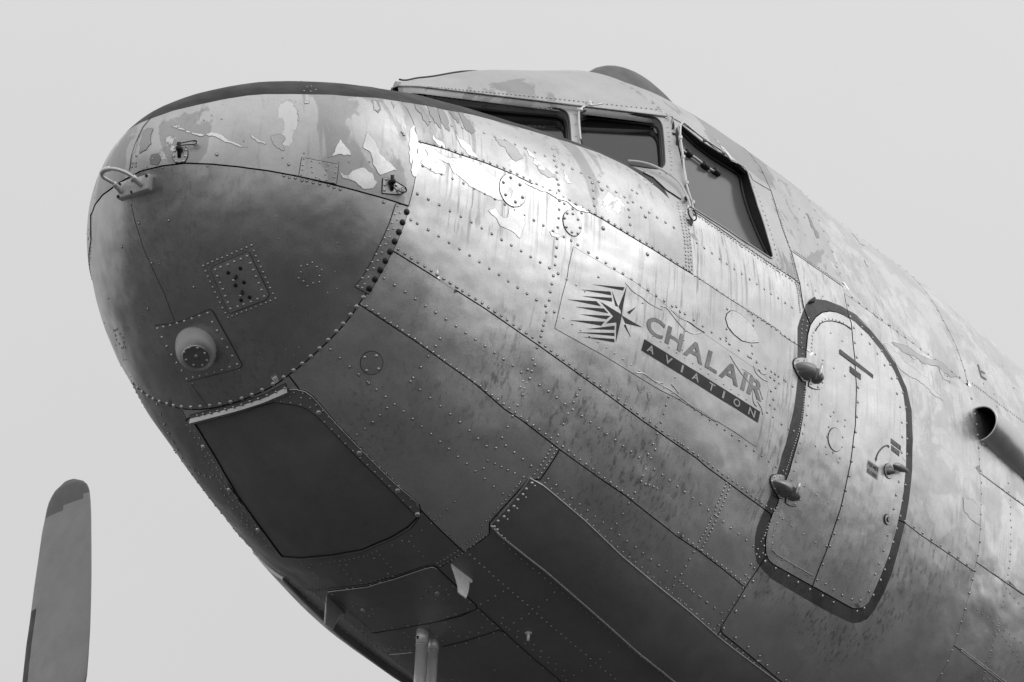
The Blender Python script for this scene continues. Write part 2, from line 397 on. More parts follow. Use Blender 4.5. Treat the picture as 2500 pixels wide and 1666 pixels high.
def seam(xt, closed=False, kind='sep'): seams.append((xt, closed, kind))
def grow(xt, d=.012, ends=(True, True)):
    """run a seam a little past its ends so that it really meets the next one"""
    u = chart(xt)
    if ends[0]: v = u[0]-u[1]; u = np.vstack([u[0]+v/np.linalg.norm(v)*d, u])
    if ends[1]: v = u[-1]-u[-2]; u = np.vstack([u, u[-1]+v/np.linalg.norm(v)*d])
    return unchart(u)
ring_A = ring_from(Z(3, [(130, 215), (210, 280), (240, 310), (300, 430), (325, 540)])+Z(1, [(2262, 600), (2235, 780), (2215, 860), (2190, 935), (2080, 1205), (1940, 1455)])+Z(2, [(1900, 75), (1815, 210), (1665, 370), (1500, 520), (1300, 670), (1080, 770), (870, 825), (730, 830), (630, 815), (530, 780), (440, 725), (350, 645)]))
seam(ring_A, True)
hp = hits(dens(Z(1, [(2240, 902), (2190, 893), (2160, 885), (2100, 865), (1990, 832), (1760, 770), (1500, 705), (1250, 660), (1050, 632), (880, 615), (700, 608), (550, 625), (400, 660), (250, 745), (150, 820), (100, 890), (70, 960)]), 7))
mh = mir(hp); mh = mh[(mh[:, 0] > hp[-1, 0]+.03)][::-1]
seam(grow(np.vstack([hp, mh]), .02))
S0 = xt_line(Z(3, [(318, 543), (500, 590), (800, 695), (1000, 780), (1280, 915), (1500, 1030), (1700, 1145), (1900, 1265), (2100, 1390), (2200, 1450)])+Z(5, [(250, 1165), (500, 1330), (840, 1550)])+Z(6, [(700, 180), (865, 290)]))
S1 = xt_line(Z(3, [(160, 1282), (590, 1550)])+Z(4, [(600, 83), (900, 275), (1275, 533), (1500, 690), (1720, 848), (2000, 1055), (2352, 1300)])+Z(6, [(200, 1080), (400, 1225), (600, 1370), (660, 1413)]))
S2 = xt_line(Z(4, [(80, 262), (450, 505), (850, 790), (1060, 970), (1170, 1040), (1430, 1240), (1700, 1435), (1870, 1550)])+Z(7, [(0, 560), (150, 660), (320, 790), (468, 912)]))
F3x = 2.93
for s in (S0, S1, S2):
    seam(grow(s)); m = mir(s); e = m[-1]
    m = np.vstack([m[m[:, 0] < F3x], [[3.16, e[1]]]]); seam(grow(m, .012, (True, False)))
# frame ring just ahead of the landing-gear fairings, below seam S2
fb = Z(4, [(1432, 1236), (1400, 1290), (1350, 1365), (1290, 1450)])+Z(8, [(1150, 180), (1080, 175), (1000, 268), (960, 312), (815, 470), (815, 545), (760, 590), (640, 670), (480, 775), (430, 752)])+Z(9, [(1620, 765), (1420, 830), (1240, 885), (970, 915), (890, 925), (835, 915), (780, 905), (700, 865)])
fbh = hits(dens(fb, 8)); fbh[:, 1] = np.where(fbh[:, 1] < 0, fbh[:, 1]+2*math.pi, fbh[:, 1])
ext = mir(fbh[(np.degrees(fbh[:, 1]) < 2*180-np.degrees(fbh[-1, 1])-2)])[::-1]
fbh[:, 1] = np.where(fbh[:, 1] > math.pi, fbh[:, 1]-2*math.pi, fbh[:, 1])
seam(grow(np.vstack([fbh, ext])))
# frame by the side window and down to the door
F3t = hits(dens(Z(5, [(600, 325), (630, 350), (700, 440), (745, 530), (775, 600), (850, 850), (905, 1000), (930, 1080), (970, 1225), (985, 1320), (1000, 1400)])+Z(6, [(880, 60), (908, 128)]), 8))
F3t = np.vstack([[[F3t[0, 0], 0.0]], [[F3t[0, 0], F3t[0, 1]*.5]], F3t]); seam(grow(F3t, .02, (False, True))); 
m3 = mir(F3t); low = np.array([[m3[-1, 0]*(1-k)+F3x*k, m3[-1, 1]*(1-k)-math.radians(221)*k] for k in np.linspace(0, 1, 60)]); seam(np.vstack([m3, low]))
F3l = hits(dens(Z(7, [(610, 700), (590, 722), (465, 910), (300, 1175), (298, 1195), (312, 1218), (430, 1312), (720, 1552)]), 8))
e = F3l[-1]; F3l = np.vstack([F3l, [[e[0]+(4.55-e[0])*k, e[1]] for k in np.linspace(.08, 1, 12)]]); seam(grow(F3l, .02, (True, False)))
F4t = hits(dens(Z(5, [(935, 555), (1000, 630), (1070, 740), (1130, 880), (1190, 1000), (1245, 1170), (1270, 1290), (1300, 1460)])+Z(6, [(1175, 110), (1200, 350), (1210, 560), (1205, 800), (1170, 1060), (1110, 1340), (1040, 1550)])+Z(7, [(1000, 680), (925, 875), (912, 925)]), 8))
F4t = np.vstack([[[F4t[0, 0], 0.0]], [[F4t[0, 0], F4t[0, 1]*.5]], F4t]); seam(grow(F4t, .02, (False, True)))
m4 = mir(F4t[:-3]); low = np.array([[m4[-1, 0], m4[-1, 1]*(1-k)-math.radians(213)*k] for k in np.linspace(.03, 1, 50)]); seam(np.vstack([m4, low]))
ring5 = ring_from(Z(6, [(1770, 20), (1840, 150), (1900, 290), (1950, 440), (1990, 620), (2030, 790), (2050, 1080), (2060, 1250), (2055, 1400)])+Z(7, [(2055, 510), (2035, 690), (2000, 855), (1950, 1055), (1900, 1225), (1830, 1410), (1790, 1490)]))
seam(ring5, True)
seam(grow(xt_line(Z(5, [(905, 1008), (1080, 1125), (1252, 1242)]))))
seam(grow(xt_line(Z(5, [(1268, 1293), (1500, 1460)])+Z(6, [(1330, 60), (1500, 180), (1700, 325), (1982, 547)]))))
seam(grow(xt_line(Z(7, [(1500, 455), (1545, 475), (1660, 560), (2015, 807)]))))
def to_aft(k, pts):
    h = xt_line(Z(k, pts)); e = h[-1]; sl = (h[-1, 1]-h[0, 1])/(h[-1, 0]-h[0, 0])
    return np.vstack([h, [[e[0]+(XMAX-e[0])*q, e[1]+sl*(XMAX-e[0])*q*.5] for q in np.linspace(.05, 1.01, 20)]])
for a in ((6, [(1975, 505), (2352, 800)]), (7, [(2062, 148), (2352, 360)]), (7, [(2030, 742), (2352, 965)]), (7, [(1880, 1306), (2240, 1560)])):
    s = to_aft(*a); seam(grow(s, .015, (True, False))); seam(grow(mir(s), .015, (True, False)))
for sg_ in (1, -1):
    seam(np.array([[x_, sg_*math.radians(149.5)] for x_ in np.linspace(1.52, 6.32, 120)]))
# big landing-light panel under the nose: doubler (outer edge) and recessed door (inner edge)
PO = Z(2, [(1405, 690), (1450, 690), (1510, 705), (1560, 740), (1600, 785), (1700, 900), (1900, 1110), (2100, 1310), (2250, 1440), (2280, 1490)])+Z(9, [(1590, 345), (1597, 395), (1580, 445), (1530, 510), (1400, 585), (1200, 665), (1000, 705), (800, 720), (690, 712), (650, 700), (600, 640), (480, 510), (330, 320), (205, 160)])+Z(2, [(860, 1190), (760, 1010), (712, 930), (705, 905), (745, 868), (1070, 790)])
PI_ = Z(2, [(1300, 780), (1450, 800), (1520, 825), (1580, 870), (1700, 985), (1900, 1190), (2100, 1385), (2230, 1520)])+Z(9, [(1560, 412), (1572, 440), (1510, 500), (1390, 572), (1200, 648), (1000, 688), (800, 704), (665, 695), (640, 665), (480, 440), (300, 200)])+Z(2, [(1090, 1470), (1000, 1310), (880, 1110), (765, 925)])
seam(hits(dens(PO, 7, True)), True); seam(hits(dens(PI_, 7, True)), True)
seam(grow(xt_line(Z(2, [(1408, 612), (1470, 692)])))); seam(grow(xt_line(Z(2, [(680, 828), (712, 895)]))))
seam(grow(xt_line(Z(9, [(1592, 380), (1740, 530), (1890, 668)]))))
seam(grow(xt_line(Z(9, [(640, 690), (700, 770), (800, 905)]))))
# hatch behind it
HT = Z(9, [(975, 932), (1240, 900), (1420, 845), (1620, 778), (1675, 764), (1712, 778), (1850, 905), (1978, 1030), (1975, 1055), (1850, 1097), (1700, 1140), (1500, 1182), (1290, 1214), (1150, 1100)])
seam(hits(dens(HT, 8, True)), True)
# door and its band
DO = Z(6, [(1035, 30), (1080, 38), (1130, 60), (1200, 105), (1290, 190), (1380, 300), (1460, 430), (1520, 570), (1545, 720), (1550, 900), (1545, 1080), (1530, 1250), (1505, 1400)])+Z(7, [(1480, 530), (1430, 700), (1380, 830), (1330, 950), (1300, 1010), (1270, 1040), (1230, 1053), (1190, 1050), (1160, 1035), (1000, 945), (800, 835), (650, 750), (620, 720), (603, 670), (600, 600), (610, 540), (640, 440), (665, 390), (720, 230), (760, 130)])+Z(6, [(800, 980), (830, 860), (850, 740), (868, 530), (873, 300), (885, 190), (905, 120), (940, 70), (985, 38)])
BO = Z(5, [(985, 1440), (1010, 1370), (1035, 1345), (1080, 1332), (1150, 1340), (1250, 1380), (1350, 1440), (1440, 1530)])+Z(6, [(1200, 60), (1300, 150), (1400, 270), (1480, 390), (1550, 550), (1585, 700), (1595, 900), (1590, 1100), (1570, 1300), (1550, 1430)])+Z(7, [(1540, 500), (1500, 660), (1450, 830), (1400, 950), (1340, 1060), (1290, 1120), (1240, 1145), (1190, 1150), (1150, 1135), (1000, 1060), (800, 945), (640, 850), (590, 800), (545, 740), (528, 660), (530, 580), (545, 500), (600, 370), (640, 270), (690, 110)])+Z(6, [(715, 1000), (740, 930), (790, 700), (815, 500), (815, 330), (820, 140)])
DOh = hits(dens(DO, 7, True)); seam(DOh, True); seam(hits(dens(BO, 7, True)), True, 'paint')
# cockpit side: brow, sill, forward corner, window opening
BROW = [(1640, 291), (1664, 304), (1710, 336), (1753, 371), (1805, 405), (1829, 427), (1836, 441), (1879, 467)]
CORN = [(1640, 291), (1655, 365), (1668, 430), (1679, 480), (1687, 512)]
SILL = [(1687, 512), (1760, 562), (1850, 624), (1950.5, 692.5)]
seam(grow(xt_line(BROW), .012, (False, True))); seam(xt_line(CORN)); seam(grow(xt_line(SILL), .012, (False, True)))
seam(grow(xt_line(Z(3, [(2192, 1452), (2182, 1300), (2168, 1160), (2150, 1070), (2155, 1000), (2172, 985)])+[(1687, 512)]), .012, (True, False)))
roofline = xt_line(BROW)
b0 = roofline[0]; seam(np.array([[b0[0], b0[1]*k] for k in np.linspace(1, -1, 40)]))   # under the brow of the roof
seam(np.vstack([mir(xt_line(BROW)), [[F3t[0, 0]+.02, -F3t[5, 1]]]])); seam(mir(xt_line(CORN)))
seam(mir(xt_line(SILL)))
W3 = Z('S', [(38, 100), (48, 84), (62, 80), (200, 190), (330, 272), (480, 362), (515, 385), (535, 415), (560, 500), (640, 760), (712, 1012), (700, 1024), (690, 1020), (400, 830), (140, 662), (122, 640), (110, 560), (75, 330)])
seam(hits(dens(W3, 6, True)), True); seam(mir(hits(dens(W3, 6, True))), True)
# black anti-glare paint on the nose deck
st = hits(dens(Z(1, [(380, 345), (470, 315), (620, 260), (800, 215), (980, 178), (1120, 158), (1250, 150), (1400, 149), (1700, 155), (1990, 180)])+Z(3, [(330, 300), (700, 370), (1000, 450), (1350, 555), (1560, 630), (1740, 715), (1870, 800), (1960, 872), (2030, 935)]), 7))
st = st[st[:, 1] > .05]; e = st[-1]; sl = np.vstack([st, [[e[0], e[1]*k] for k in np.linspace(1, -1, 60)[1:-1]], mir(st)[::-1]]); seam(sl, True, 'paint')

# ------------------------------------------------------------------ constrained triangulation of the whole skin
pts = []; edges = []; ekind = []
def nodes_for(xt, closed):
    uv = chart(xt); keep = [0]
    for i in range(1, len(uv)):
        if np.hypot(*(uv[i]-uv[keep[-1]])) > .004: keep.append(i)
    uv = uv[keep]
    base = len(pts); pts.extend(map(tuple, uv)); n = len(uv)
    E_ = [(base+i, base+i+1) for i in range(n-1)]
    if closed: E_.append((base+n-1, base))
    return E_
for xt, cl, kd in seams:
    E_ = nodes_for(xt, cl); edges += E_; ekind += [kd]*len(E_)
seam_pts = np.array(pts); cell = {}
for p in seam_pts: cell.setdefault((int(p[0]//.02), int(p[1]//.02)), []).append(p)
def near_seam(p, r=.009):
    i, j = int(p[0]//.02), int(p[1]//.02)
    for a in (-1, 0, 1):
        for b in (-1, 0, 1):
            for q in cell.get((i+a, j+b), ()):
                if abs(q[0]-p[0]) < r and abs(q[1]-p[1]) < r and (q[0]-p[0])**2+(q[1]-p[1])**2 < r*r: return True
    return False
x = .004; ringi = 0
while x < XMAX:
    r = np.interp(x, _tx, _tr); step = .034; circ = 2*math.pi*max(float(fW(math.sqrt(x))), .02)
    n = max(8, int(circ/step)); off = (ringi % 2)*.5
    for k in range(n):
        th = -math.pi+2*math.pi*(k+off)/n; d = math.degrees(th)
        if -130 < d < -35 and x > .9 and (k % 3 or ringi % 3): continue
        p = (r*math.cos(th), r*math.sin(th))
        if not near_seam(p): pts.append(p)
    dr = step*(1 if x < 4.2 else 1.25); x = float(np.interp(r+dr, _tr, _tx)); ringi += 1
rim_n = 240; base = len(pts); rr = float(np.interp(XMAX, _tx, _tr))
for k in range(rim_n):
    th = 2*math.pi*k/rim_n; pts.append((rr*math.cos(th), rr*math.sin(th)))
for k in range(rim_n): edges.append((base+k, base+(k+1) % rim_n)); ekind.append('rim')
cv, ce, cf, ov, oe, of = delaunay_2d_cdt([Vector(p) for p in pts], edges, [], 0, 1e-6, True)
UV = np.array([tuple(v) for v in cv]); XT = unchart(UV); XT[:, 0] = np.minimum(XT[:, 0], XMAX)
eset = {}
for e, src in zip(ce, oe):
    ks = {ekind[s] for s in src if s < len(ekind)}
    if ks: eset[(min(e), max(e))] = ks
adj = {}
for fi, f in enumerate(cf):
    for i in range(3):
        a, b = f[i], f[(i+1) % 3]; adj.setdefault((min(a, b), max(a, b)), []).append(fi)
def flood(block):
    comp = [-1]*len(cf); nc = 0
    nb = [[] for _ in cf]
    for k, fs in adj.items():
        if len(fs) == 2 and not (eset.get(k, set()) & block): nb[fs[0]].append(fs[1]); nb[fs[1]].append(fs[0])
    for s in range(len(cf)):
        if comp[s] >= 0: continue
        st_ = [s]; comp[s] = nc
        while st_:
            f = st_.pop()
            for g in nb[f]:
                if comp[g] < 0: comp[g] = nc; st_.append(g)
        nc += 1
    return comp, nc
comp, ncomp = flood({'sep'}); pcomp, npc = flood({'sep', 'paint'})
FBV = BVHTree.FromPolygons([Vector((u[0], u[1], 0)) for u in UV], [tuple(f) for f in cf])
def face_at_uv(uv):
    h = FBV.ray_cast(Vector((uv[0], uv[1], 1)), Vector((0, 0, -1)))
    return h[2]
def face_px(px, py): return face_at_uv(chart(hits([(px, py)]))[0])
DSP = disp(surf(XT[:, 0], XT[:, 1])); SP = surf(XT[:, 0], XT[:, 1]); SN = normal(np.maximum(XT[:, 0], 2e-4), XT[:, 1])
tip = XT[:, 0] < 3e-4; SN[tip] = (-1, 0, 0)
# which panel is what: photo point -> name, material, lift (m), label
info = {}
def spec(pt, name=None, m=None, lift=None, label=None, delete=False):
    f = face_px(*pt)
    if f is None: return
    info[comp[f]] = dict(name=name, m=m, lift=lift, label=label, delete=delete)
spec((700, 700), 'nose_cap', 'cap', .004, 'dull grey rounded nose cap')
spec((650, 330), 'nose_hatch', 'worn', .007, 'nose hatch cover with flaking light paint')
spec((1250, 390), 'skin_panel', 'worn_side', .005); spec((1500, 520), 'skin_panel', 'worn_side', .005)
spec((1200, 520), 'skin_panel', 'side', .004); spec((1560, 900), 'skin_panel', 'side', .004)
spec((1100, 800), 'skin_panel', 'side', .003); spec((1000, 900), 'skin_panel', 'low', .002); spec((950, 1000), 'skin_panel', 'low', .002)
spec((1550, 1280), 'skin_panel', 'low', .004); spec((1700, 1000), 'skin_panel', 'side', .004)
spec((700, 1150), 'light_panel', 'dark_panel', .001, 'dark panel over the landing light bay')
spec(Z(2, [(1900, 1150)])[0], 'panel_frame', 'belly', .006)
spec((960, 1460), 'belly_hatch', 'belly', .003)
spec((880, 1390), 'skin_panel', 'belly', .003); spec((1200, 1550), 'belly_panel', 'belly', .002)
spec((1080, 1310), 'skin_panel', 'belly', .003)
spec((2010, 950), 'door_skin', 'door', .006); spec((2130, 950), 'door_skin', 'door', .008)
spec((1900, 1560), 'skin_panel', 'side', .006); spec((2250, 1000), 'skin_panel', 'aft', .005); spec((2250, 1400), 'skin_panel', 'side', .005)
for p in ((2385, 1638), (2440, 1645), (2440, 1050), (2440, 1280), (2440, 1420), (2400, 1560), (2250, 800), (2450, 900)): spec(p, 'skin_panel', 'aft', .003)
spec((1900, 420), 'skin_panel', 'roof', .003); spec((1740, 335), 'cockpit_roof', 'roof', .005); spec((1990, 620), 'skin_panel', 'roof', .005)
spec((1905, 600), 'window_surround', 'roof', .004)
spec((1780, 480), delete=True)
w3m = mir(hits([(1780, 480)])); info[comp[face_at_uv(chart(w3m)[0])]] = dict(name=None, m=None, lift=None, label=None, delete=True)
seedP = {}
def paint(pt, m, uv=None):
    f = face_px(*pt); seedP[pcomp[f]] = m
for xs_, ts_ in ((.25, 20), (.5, 20), (.9, 15), (1.2, 20), (1.6, 15), (1.6, -15), (.9, -15)):
    f_ = face_at_uv(chart(np.array([[xs_, math.radians(ts_)]]))[0]); seedP[pcomp[f_]] = 'black'
for p in Z(6, [(840, 350), (840, 200), (780, 850), (1400, 290), (1565, 900), (1520, 1480), (1250, 100)])+Z(7, [(570, 600), (560, 720), (900, 970), (1200, 1100), (1430, 820), (1530, 450), (650, 330), (640, 290), (620, 780), (1480, 650), (595, 450), (1525, 420), (560, 520)])+Z(5, [(1060, 1380), (1000, 1500), (1320, 1440)]): paint(p, 'band')
def comp_mat(c, q=None):
    m = info.get(c, {}).get('m')
    return m
groups = {}
for fi, c in enumerate(comp): groups.setdefault(c, []).append(fi)
door = bpy.data.objects.new('door', None); C.objects.link(door); door.parent = root; door['label'] = 'rounded crew door with dark painted surround'
COMP_OBJ = {}; LIFT = {}
GAP = .0024
for c, fs in groups.items():
    I = info.get(c, {})
    if I.get('delete'): continue
    cen = XT[[v for f in fs for v in cf[f]]].mean(0)
    area_v = sorted({v for f in fs for v in cf[f]})
    if len(fs) < 3: continue
    meanP = SP[area_v].mean(0)
    lift = I.get('lift'); lift = lift if lift is not None else .0025+.0012*(c % 3)
    LIFT[c] = lift
    mname = I.get('m')
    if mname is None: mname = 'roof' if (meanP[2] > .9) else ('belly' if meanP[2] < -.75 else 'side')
    idx = {v: i for i, v in enumerate(area_v)}
    bedges = {}
    cset = set(fs)
    for f in fs:
        t = cf[f]
        for i in range(3):
            a, b = t[i], t[(i+1) % 3]; k = (min(a, b), max(a, b))
            others = [g for g in adj[k] if g != f and g in cset]
            if not others: bedges[(a, b)] = f
    inward = {}
    for (a, b), f in bedges.items():
        cc = UV[list(cf[f])].mean(0)
    P = SP[area_v]+SN[area_v]*(DSP[area_v]+lift)[:, None]
    ctr = {}
    for f in fs:
        t = cf[f]; g = SP[list(t)].mean(0)
        for v in t: ctr.setdefault(v, []).append(g)
    bv = {v for e_ in bedges for v in e_}
    # inward shift perpendicular to the joint
    dirs = {v: np.zeros(3) for v in bv}
    for (a, b), f in bedges.items():
        t = SP[b]-SP[a]; t /= np.linalg.norm(t)+1e-12; o_ = [v for v in cf[f] if v not in (a, b)][0]
        w = SP[o_]-SP[a]; w = w-t*(w@t); w /= np.linalg.norm(w)+1e-12
        dirs[a] += w; dirs[b] += w
    for v in bv:
        d = dirs[v]; L = np.linalg.norm(d)
        if L > 1e-6: P[idx[v]] = P[idx[v]]+d/L*GAP
    V = [tuple(p) for p in P]; F = []; MI = []; SM = []
    mats = [M[mname]]; mkeys = [mname]
    for f in fs:
        F.append(tuple(idx[v] for v in cf[f]));
        mk = seedP.get(pcomp[f], mname)
        if mk not in mkeys: mkeys.append(mk); mats.append(M[mk])
        MI.append(mkeys.index(mk)); SM.append(True)
    top = {}; bot = {}
    for v in bv:
        top[v] = len(V); V.append(V[idx[v]])
        bot[v] = len(V); V.append(tuple(np.array(V[idx[v]])-SN[v]*(lift+.012)))
    for (a, b), f in bedges.items():
        F.append((top[b], top[a], bot[a], bot[b])); MI.append(len(mats)-1 if 'gap' in mkeys else len(mats)); SM.append(False)
    mats.append(M['seal'])
    par = root; nm = I.get('name') or 'skin_panel'
    if nm == 'door_skin': par = door
    o = link(nm, V, F, mats, par, SM, MI, I.get('label'))
    COMP_OBJ[c] = o
# make the outward side consistent
for c, o in COMP_OBJ.items():
    me = o.data; p = me.polygons[0]; cpt = np.array(p.center); n = np.array(p.normal)
    k = np.argmin(((SP-cpt)**2).sum(1))
    if n@SN[k] < 0: me.flip_normals()
# dark structure seen in the joints
gxx, gtt = np.meshgrid(np.linspace(.03, math.sqrt(XMAX), 70)**2, np.linspace(-math.pi, math.pi, 121)[:-1], indexing='ij')
hid = surf(gxx.ravel(), gtt.ravel())-normal(gxx.ravel(), gtt.ravel())*.0075
ff = []
w3uv = hits(dens(W3, 20, True)); wx0, wx1 = w3uv[:, 0].min()-.05, w3uv[:, 0].max()+.05; wt0, wt1 = w3uv[:, 1].min()-.06, w3uv[:, 1].max()+.06
for i in range(69):
    for j in range(120):
        a = i*120+j; b = i*120+(j+1) % 120
        xm, tm = gxx[i, j], abs(gtt[i, j])
        if wx0 < xm < wx1 and wt0 < tm < wt1: continue
        ff.append((a, b, b+120, a+120))
ff.append(tuple(range(120))); fix(link('inner_frame', hid, ff, M['gap']))

# ------------------------------------------------------------------ plates laid on the skin
def base_lift(uv):
    f = face_at_uv(uv); return LIFT.get(comp[f], .004) if f is not None else .004
def inpoly(p, poly):
    x_, y_ = p; r = False; n = len(poly)
    for i in range(n):
        a, b = poly[i], poly[i-1]
        if (a[1] > y_) != (b[1] > y_) and x_ < (b[0]-a[0])*(y_-a[1])/(b[1]-a[1])+a[0]: r = not r
    return r
def plate(name, poly, m, h=.003, parent=None, step=8, grid=.03, label=None, bulge=None, xt=None, holes=(), mi_fn=None, sink=.004, flare=.0026):
    """thin raised sheet with an outline given in photo points, following the skin"""
    loops = [chart(hits(dens(poly, step, True))) if xt is None else chart(xt)]+[chart(hits(dens(q, step, True))) for q in holes]
    P2 = []; E2 = []
    for L in loops:
        b = len(P2); n = len(L); P2 += [tuple(p) for p in L]; E2 += [(b+i, b+(i+1) % n) for i in range(n)]
    L = loops[0]; lo = L.min(0); hi = L.max(0); gxs = np.arange(lo[0], hi[0], grid); gys = np.arange(lo[1], hi[1], grid)
    for a in gxs:
        for b in gys:
            p = (a+.003*random.random(), b+.003*random.random())
            if inpoly(p, L) and not any(inpoly(p, q) for q in loops[1:]) and min(np.hypot(*(np.vstack(loops)-p).T)) > grid*.3: P2.append(p)
    v, e_, f_, _, _, _ = delaunay_2d_cdt([Vector(p) for p in P2], E2, [], 0, 1e-7, True)
    uv = np.array([tuple(q) for q in v]); keep = []
    for t in f_:
        c_ = uv[list(t)].mean(0)
        if inpoly(c_, L) and not any(inpoly(c_, q) for q in loops[1:]): keep.append(t)
    xt_ = unchart(uv); bl = np.array([base_lift(u) for u in uv[:: max(1, len(uv)//12)]]).max()
    hh = np.full(len(uv), bl+h)
    if bulge is not None: hh = hh+bulge(uv, loops[0])
    Pt = pos(xt_[:, 0], xt_[:, 1], hh); Nn = normal(xt_[:, 0], xt_[:, 1])
    cnt = {}
    for t in keep:
        for i in range(3):
            a, b = t[i], t[(i+1) % 3]; cnt.setdefault((min(a, b), max(a, b)), []).append((a, b))
    V = [tuple(p) for p in Pt]; F = [tuple(t) for t in keep]; SM = [True]*len(F); tp = {}; bt = {}
    dr = {}
    for t in keep:
        for i in range(3):
            a, b = t[i], t[(i+1) % 3]
            if len(cnt[(min(a, b), max(a, b))]) == 1:
                o_ = [q for q in t if q not in (a, b)][0]; tv = Pt[b]-Pt[a]; tv = tv/(np.linalg.norm(tv)+1e-12); w_ = Pt[o_]-Pt[a]; w_ = w_-tv*(w_@tv); w_ = w_/(np.linalg.norm(w_)+1e-12)
                for q in (a, b): dr[q] = dr.get(q, 0)-w_
    MI = [0]*len(F)
    for k, l in cnt.items():
        if len(l) == 1:
            a, b = l[0]
            for q in (a, b):
                if q not in tp:
                    d_ = dr[q]/(np.linalg.norm(dr[q])+1e-9); tp[q] = len(V); V.append(V[q]); bt[q] = len(V); V.append(tuple(Pt[q]-Nn[q]*(hh[q]-bl-(.0012 if flare else -sink))+d_*flare))
            F.append((tp[b], tp[a], bt[a], bt[b])); SM.append(False); MI.append(1 if flare else 0)
    o = link(name, V, F, [m, M['seal']] if flare else m, parent, SM, MI if flare else None, label)
    p = o.data.polygons[0]
    if np.array(p.normal)@Nn[keep[0][0]] < 0: o.data.flip_normals()
    return o
def on(px, py, h=0.0):
    xt = hits([(px, py)]); return pos(xt[:, 0], xt[:, 1], np.array([h]))[0]
def nrm(px, py):
    xt = hits([(px, py)]); return normal(xt[:, 0], xt[:, 1])[0]

# ------------------------------------------------------------------ rivets
RIV = {}       # (comp, material) -> list of (P, N, r)
PLUGS = []
def add_riv(pts_, r=.0055, m='rivet', h=0.0, mirror=True):
    xt = hits(pts_); N = normal(xt[:, 0], xt[:, 1]); P0 = surf(xt[:, 0], xt[:, 1]); D = disp(P0); uv = chart(xt)
    for i in range(len(xt)):
        f = face_at_uv(uv[i]); c = comp[f] if f is not None else 0
        l = LIFT.get(c, .004)+h
        rr_ = r*.88*random.uniform(.93, 1.08)
        RIV.setdefault((c, m), []).append((P0[i]+N[i]*(D[i]+l), N[i], rr_))
        if mirror and P0[i][1] < -.34:
            q = surf(xt[i:i+1, 0], -xt[i:i+1, 1])[0]; n_ = normal(xt[i:i+1, 0], -xt[i:i+1, 1])[0]; fm = face_at_uv((uv[i][0], -uv[i][1]))
            if fm is not None and (q-CAM_C)@n_ < 1.5:
                RIV.setdefault((comp[fm], m), []).append((q+n_*(disp([q])[0]+LIFT.get(comp[fm], .004)), n_, rr_))
def row(k, p, n, r=.0055, **kw):
    p = np.array(Z(k, p)); s = np.r_[0, np.cumsum(np.hypot(*np.diff(p, axis=0).T))]; t = np.linspace(0, s[-1], n)
    q = np.stack([np.interp(t, s, p[:, 0]), np.interp(t, s, p[:, 1])], -1)+np.random.normal(0, .35, (n, 2)); add_riv(q, r, **kw)
def rv(k, p, r=.0055, **kw): add_riv(np.array(Z(k, p)), r, **kw)
def screws(name, k, p, r, m, parent, h=.0, slot=False):
    """each fastener big enough to be seen is an object of its own; all share one mesh"""
    me = None
    for (px, py) in Z(k, p):
        P0 = on(px, py, base_lift(chart(hits([(px, py)]))[0])+h); n_ = nrm(px, py)
        if me is None:
            V = []; F = []; K = 10
            for q, z_ in ((1, 0), (.92, .35), (.6, .55)):
                for i in range(K): V.append((r*q*math.cos(2*math.pi*i/K), r*q*math.sin(2*math.pi*i/K), r*z_))
            V.append((0, 0, r*.6))
            for a in range(2):
                for i in range(K): F.append((a*K+i, a*K+(i+1) % K, (a+1)*K+(i+1) % K, (a+1)*K+i))
            for i in range(K): F.append((2*K+i, 2*K+(i+1) % K, 3*K))
            o = link(name, V, F, M[m], parent); me = o.data
        else:
            o = bpy.data.objects.new(name, me); C.objects.link(o); o.parent = parent or root
        o.matrix_local = Matrix.Translation(Vector(P0)) @ Vector(n_).to_track_quat('Z', 'Y').to_matrix().to_4x4()
exec_rows = True
# --- nose hatch
rv(1, [(375, 560), (350, 608), (372, 605), (347, 632), (370, 628), (548, 638), (850, 628), (483, 580)], .004)
rv(1, [(915, 552), (1398, 620), (2168, 420), (2158, 405)], .006)
rv(1, [(1365, 695), (1402, 706), (1442, 710), (1487, 725), (1520, 728), (1562, 740), (1607, 748), (1665, 758), (1703, 772), (1745, 785)], .0055)
rv(1, [(1735, 605), (1802, 605), (1938, 602), (880, 291), (827, 323), (945, 316), (1356, 575), (1095, 462), (1480, 20), (1520, 100), (1550, 95), (1580, 118), (1500, 125), (1545, 130)], .003)
# --- nose cap
rv(1, [(825, 1298), (856, 1284), (887, 1270), (919, 1256), (952, 1244), (985, 1231), (1017, 1217), (1049, 1203), (1082, 1189), (1115, 1175), (1149, 1161), (1163, 1198), (1178, 1234), (1195, 1269), (1211, 1306), (1226, 1341), (1242, 1379), (1258, 1413), (1274, 1448), (1292, 1486), (1309, 1519),
       (841, 1334), (856, 1370), (872, 1405), (889, 1442), (905, 1477), (922, 1512), (937, 1546), (955, 1581), (973, 1616), (990, 1647)], .0052)
rv(2, [(1019, 198), (1051, 185), (1083, 172), (1115, 160), (1147, 148), (1180, 134), (1213, 119), (1246, 107), (1276, 96)], .0052)
rv(1, [(1557, 1277), (1523, 1293), (1481, 1302), (1587, 1307), (1620, 1328), (1480, 1342), (1605, 1368), (1465, 1382), (1605, 1408), (1498, 1404), (1563, 1417), (1525, 1437)], .0042)
rv(1, [(590, 993), (390, 1010), (278, 1170), (478, 1278), (760, 1440), (2036, 872)], .0055); rv(1, [(545, 1465), (500, 1235), (530, 1265), (530, 1283), (1330, 1118), (1720, 1145), (1710, 1338), (1660, 1480), (1722, 1455), (1500, 545)], .003)
rv(2, [(452, 147), (750, 655), (1068, 563)], .005); rv(2, [(624, 160), (1436, 462), (1222, 490), (1380, 425), (1468, 408), (1800, 128)], .003)
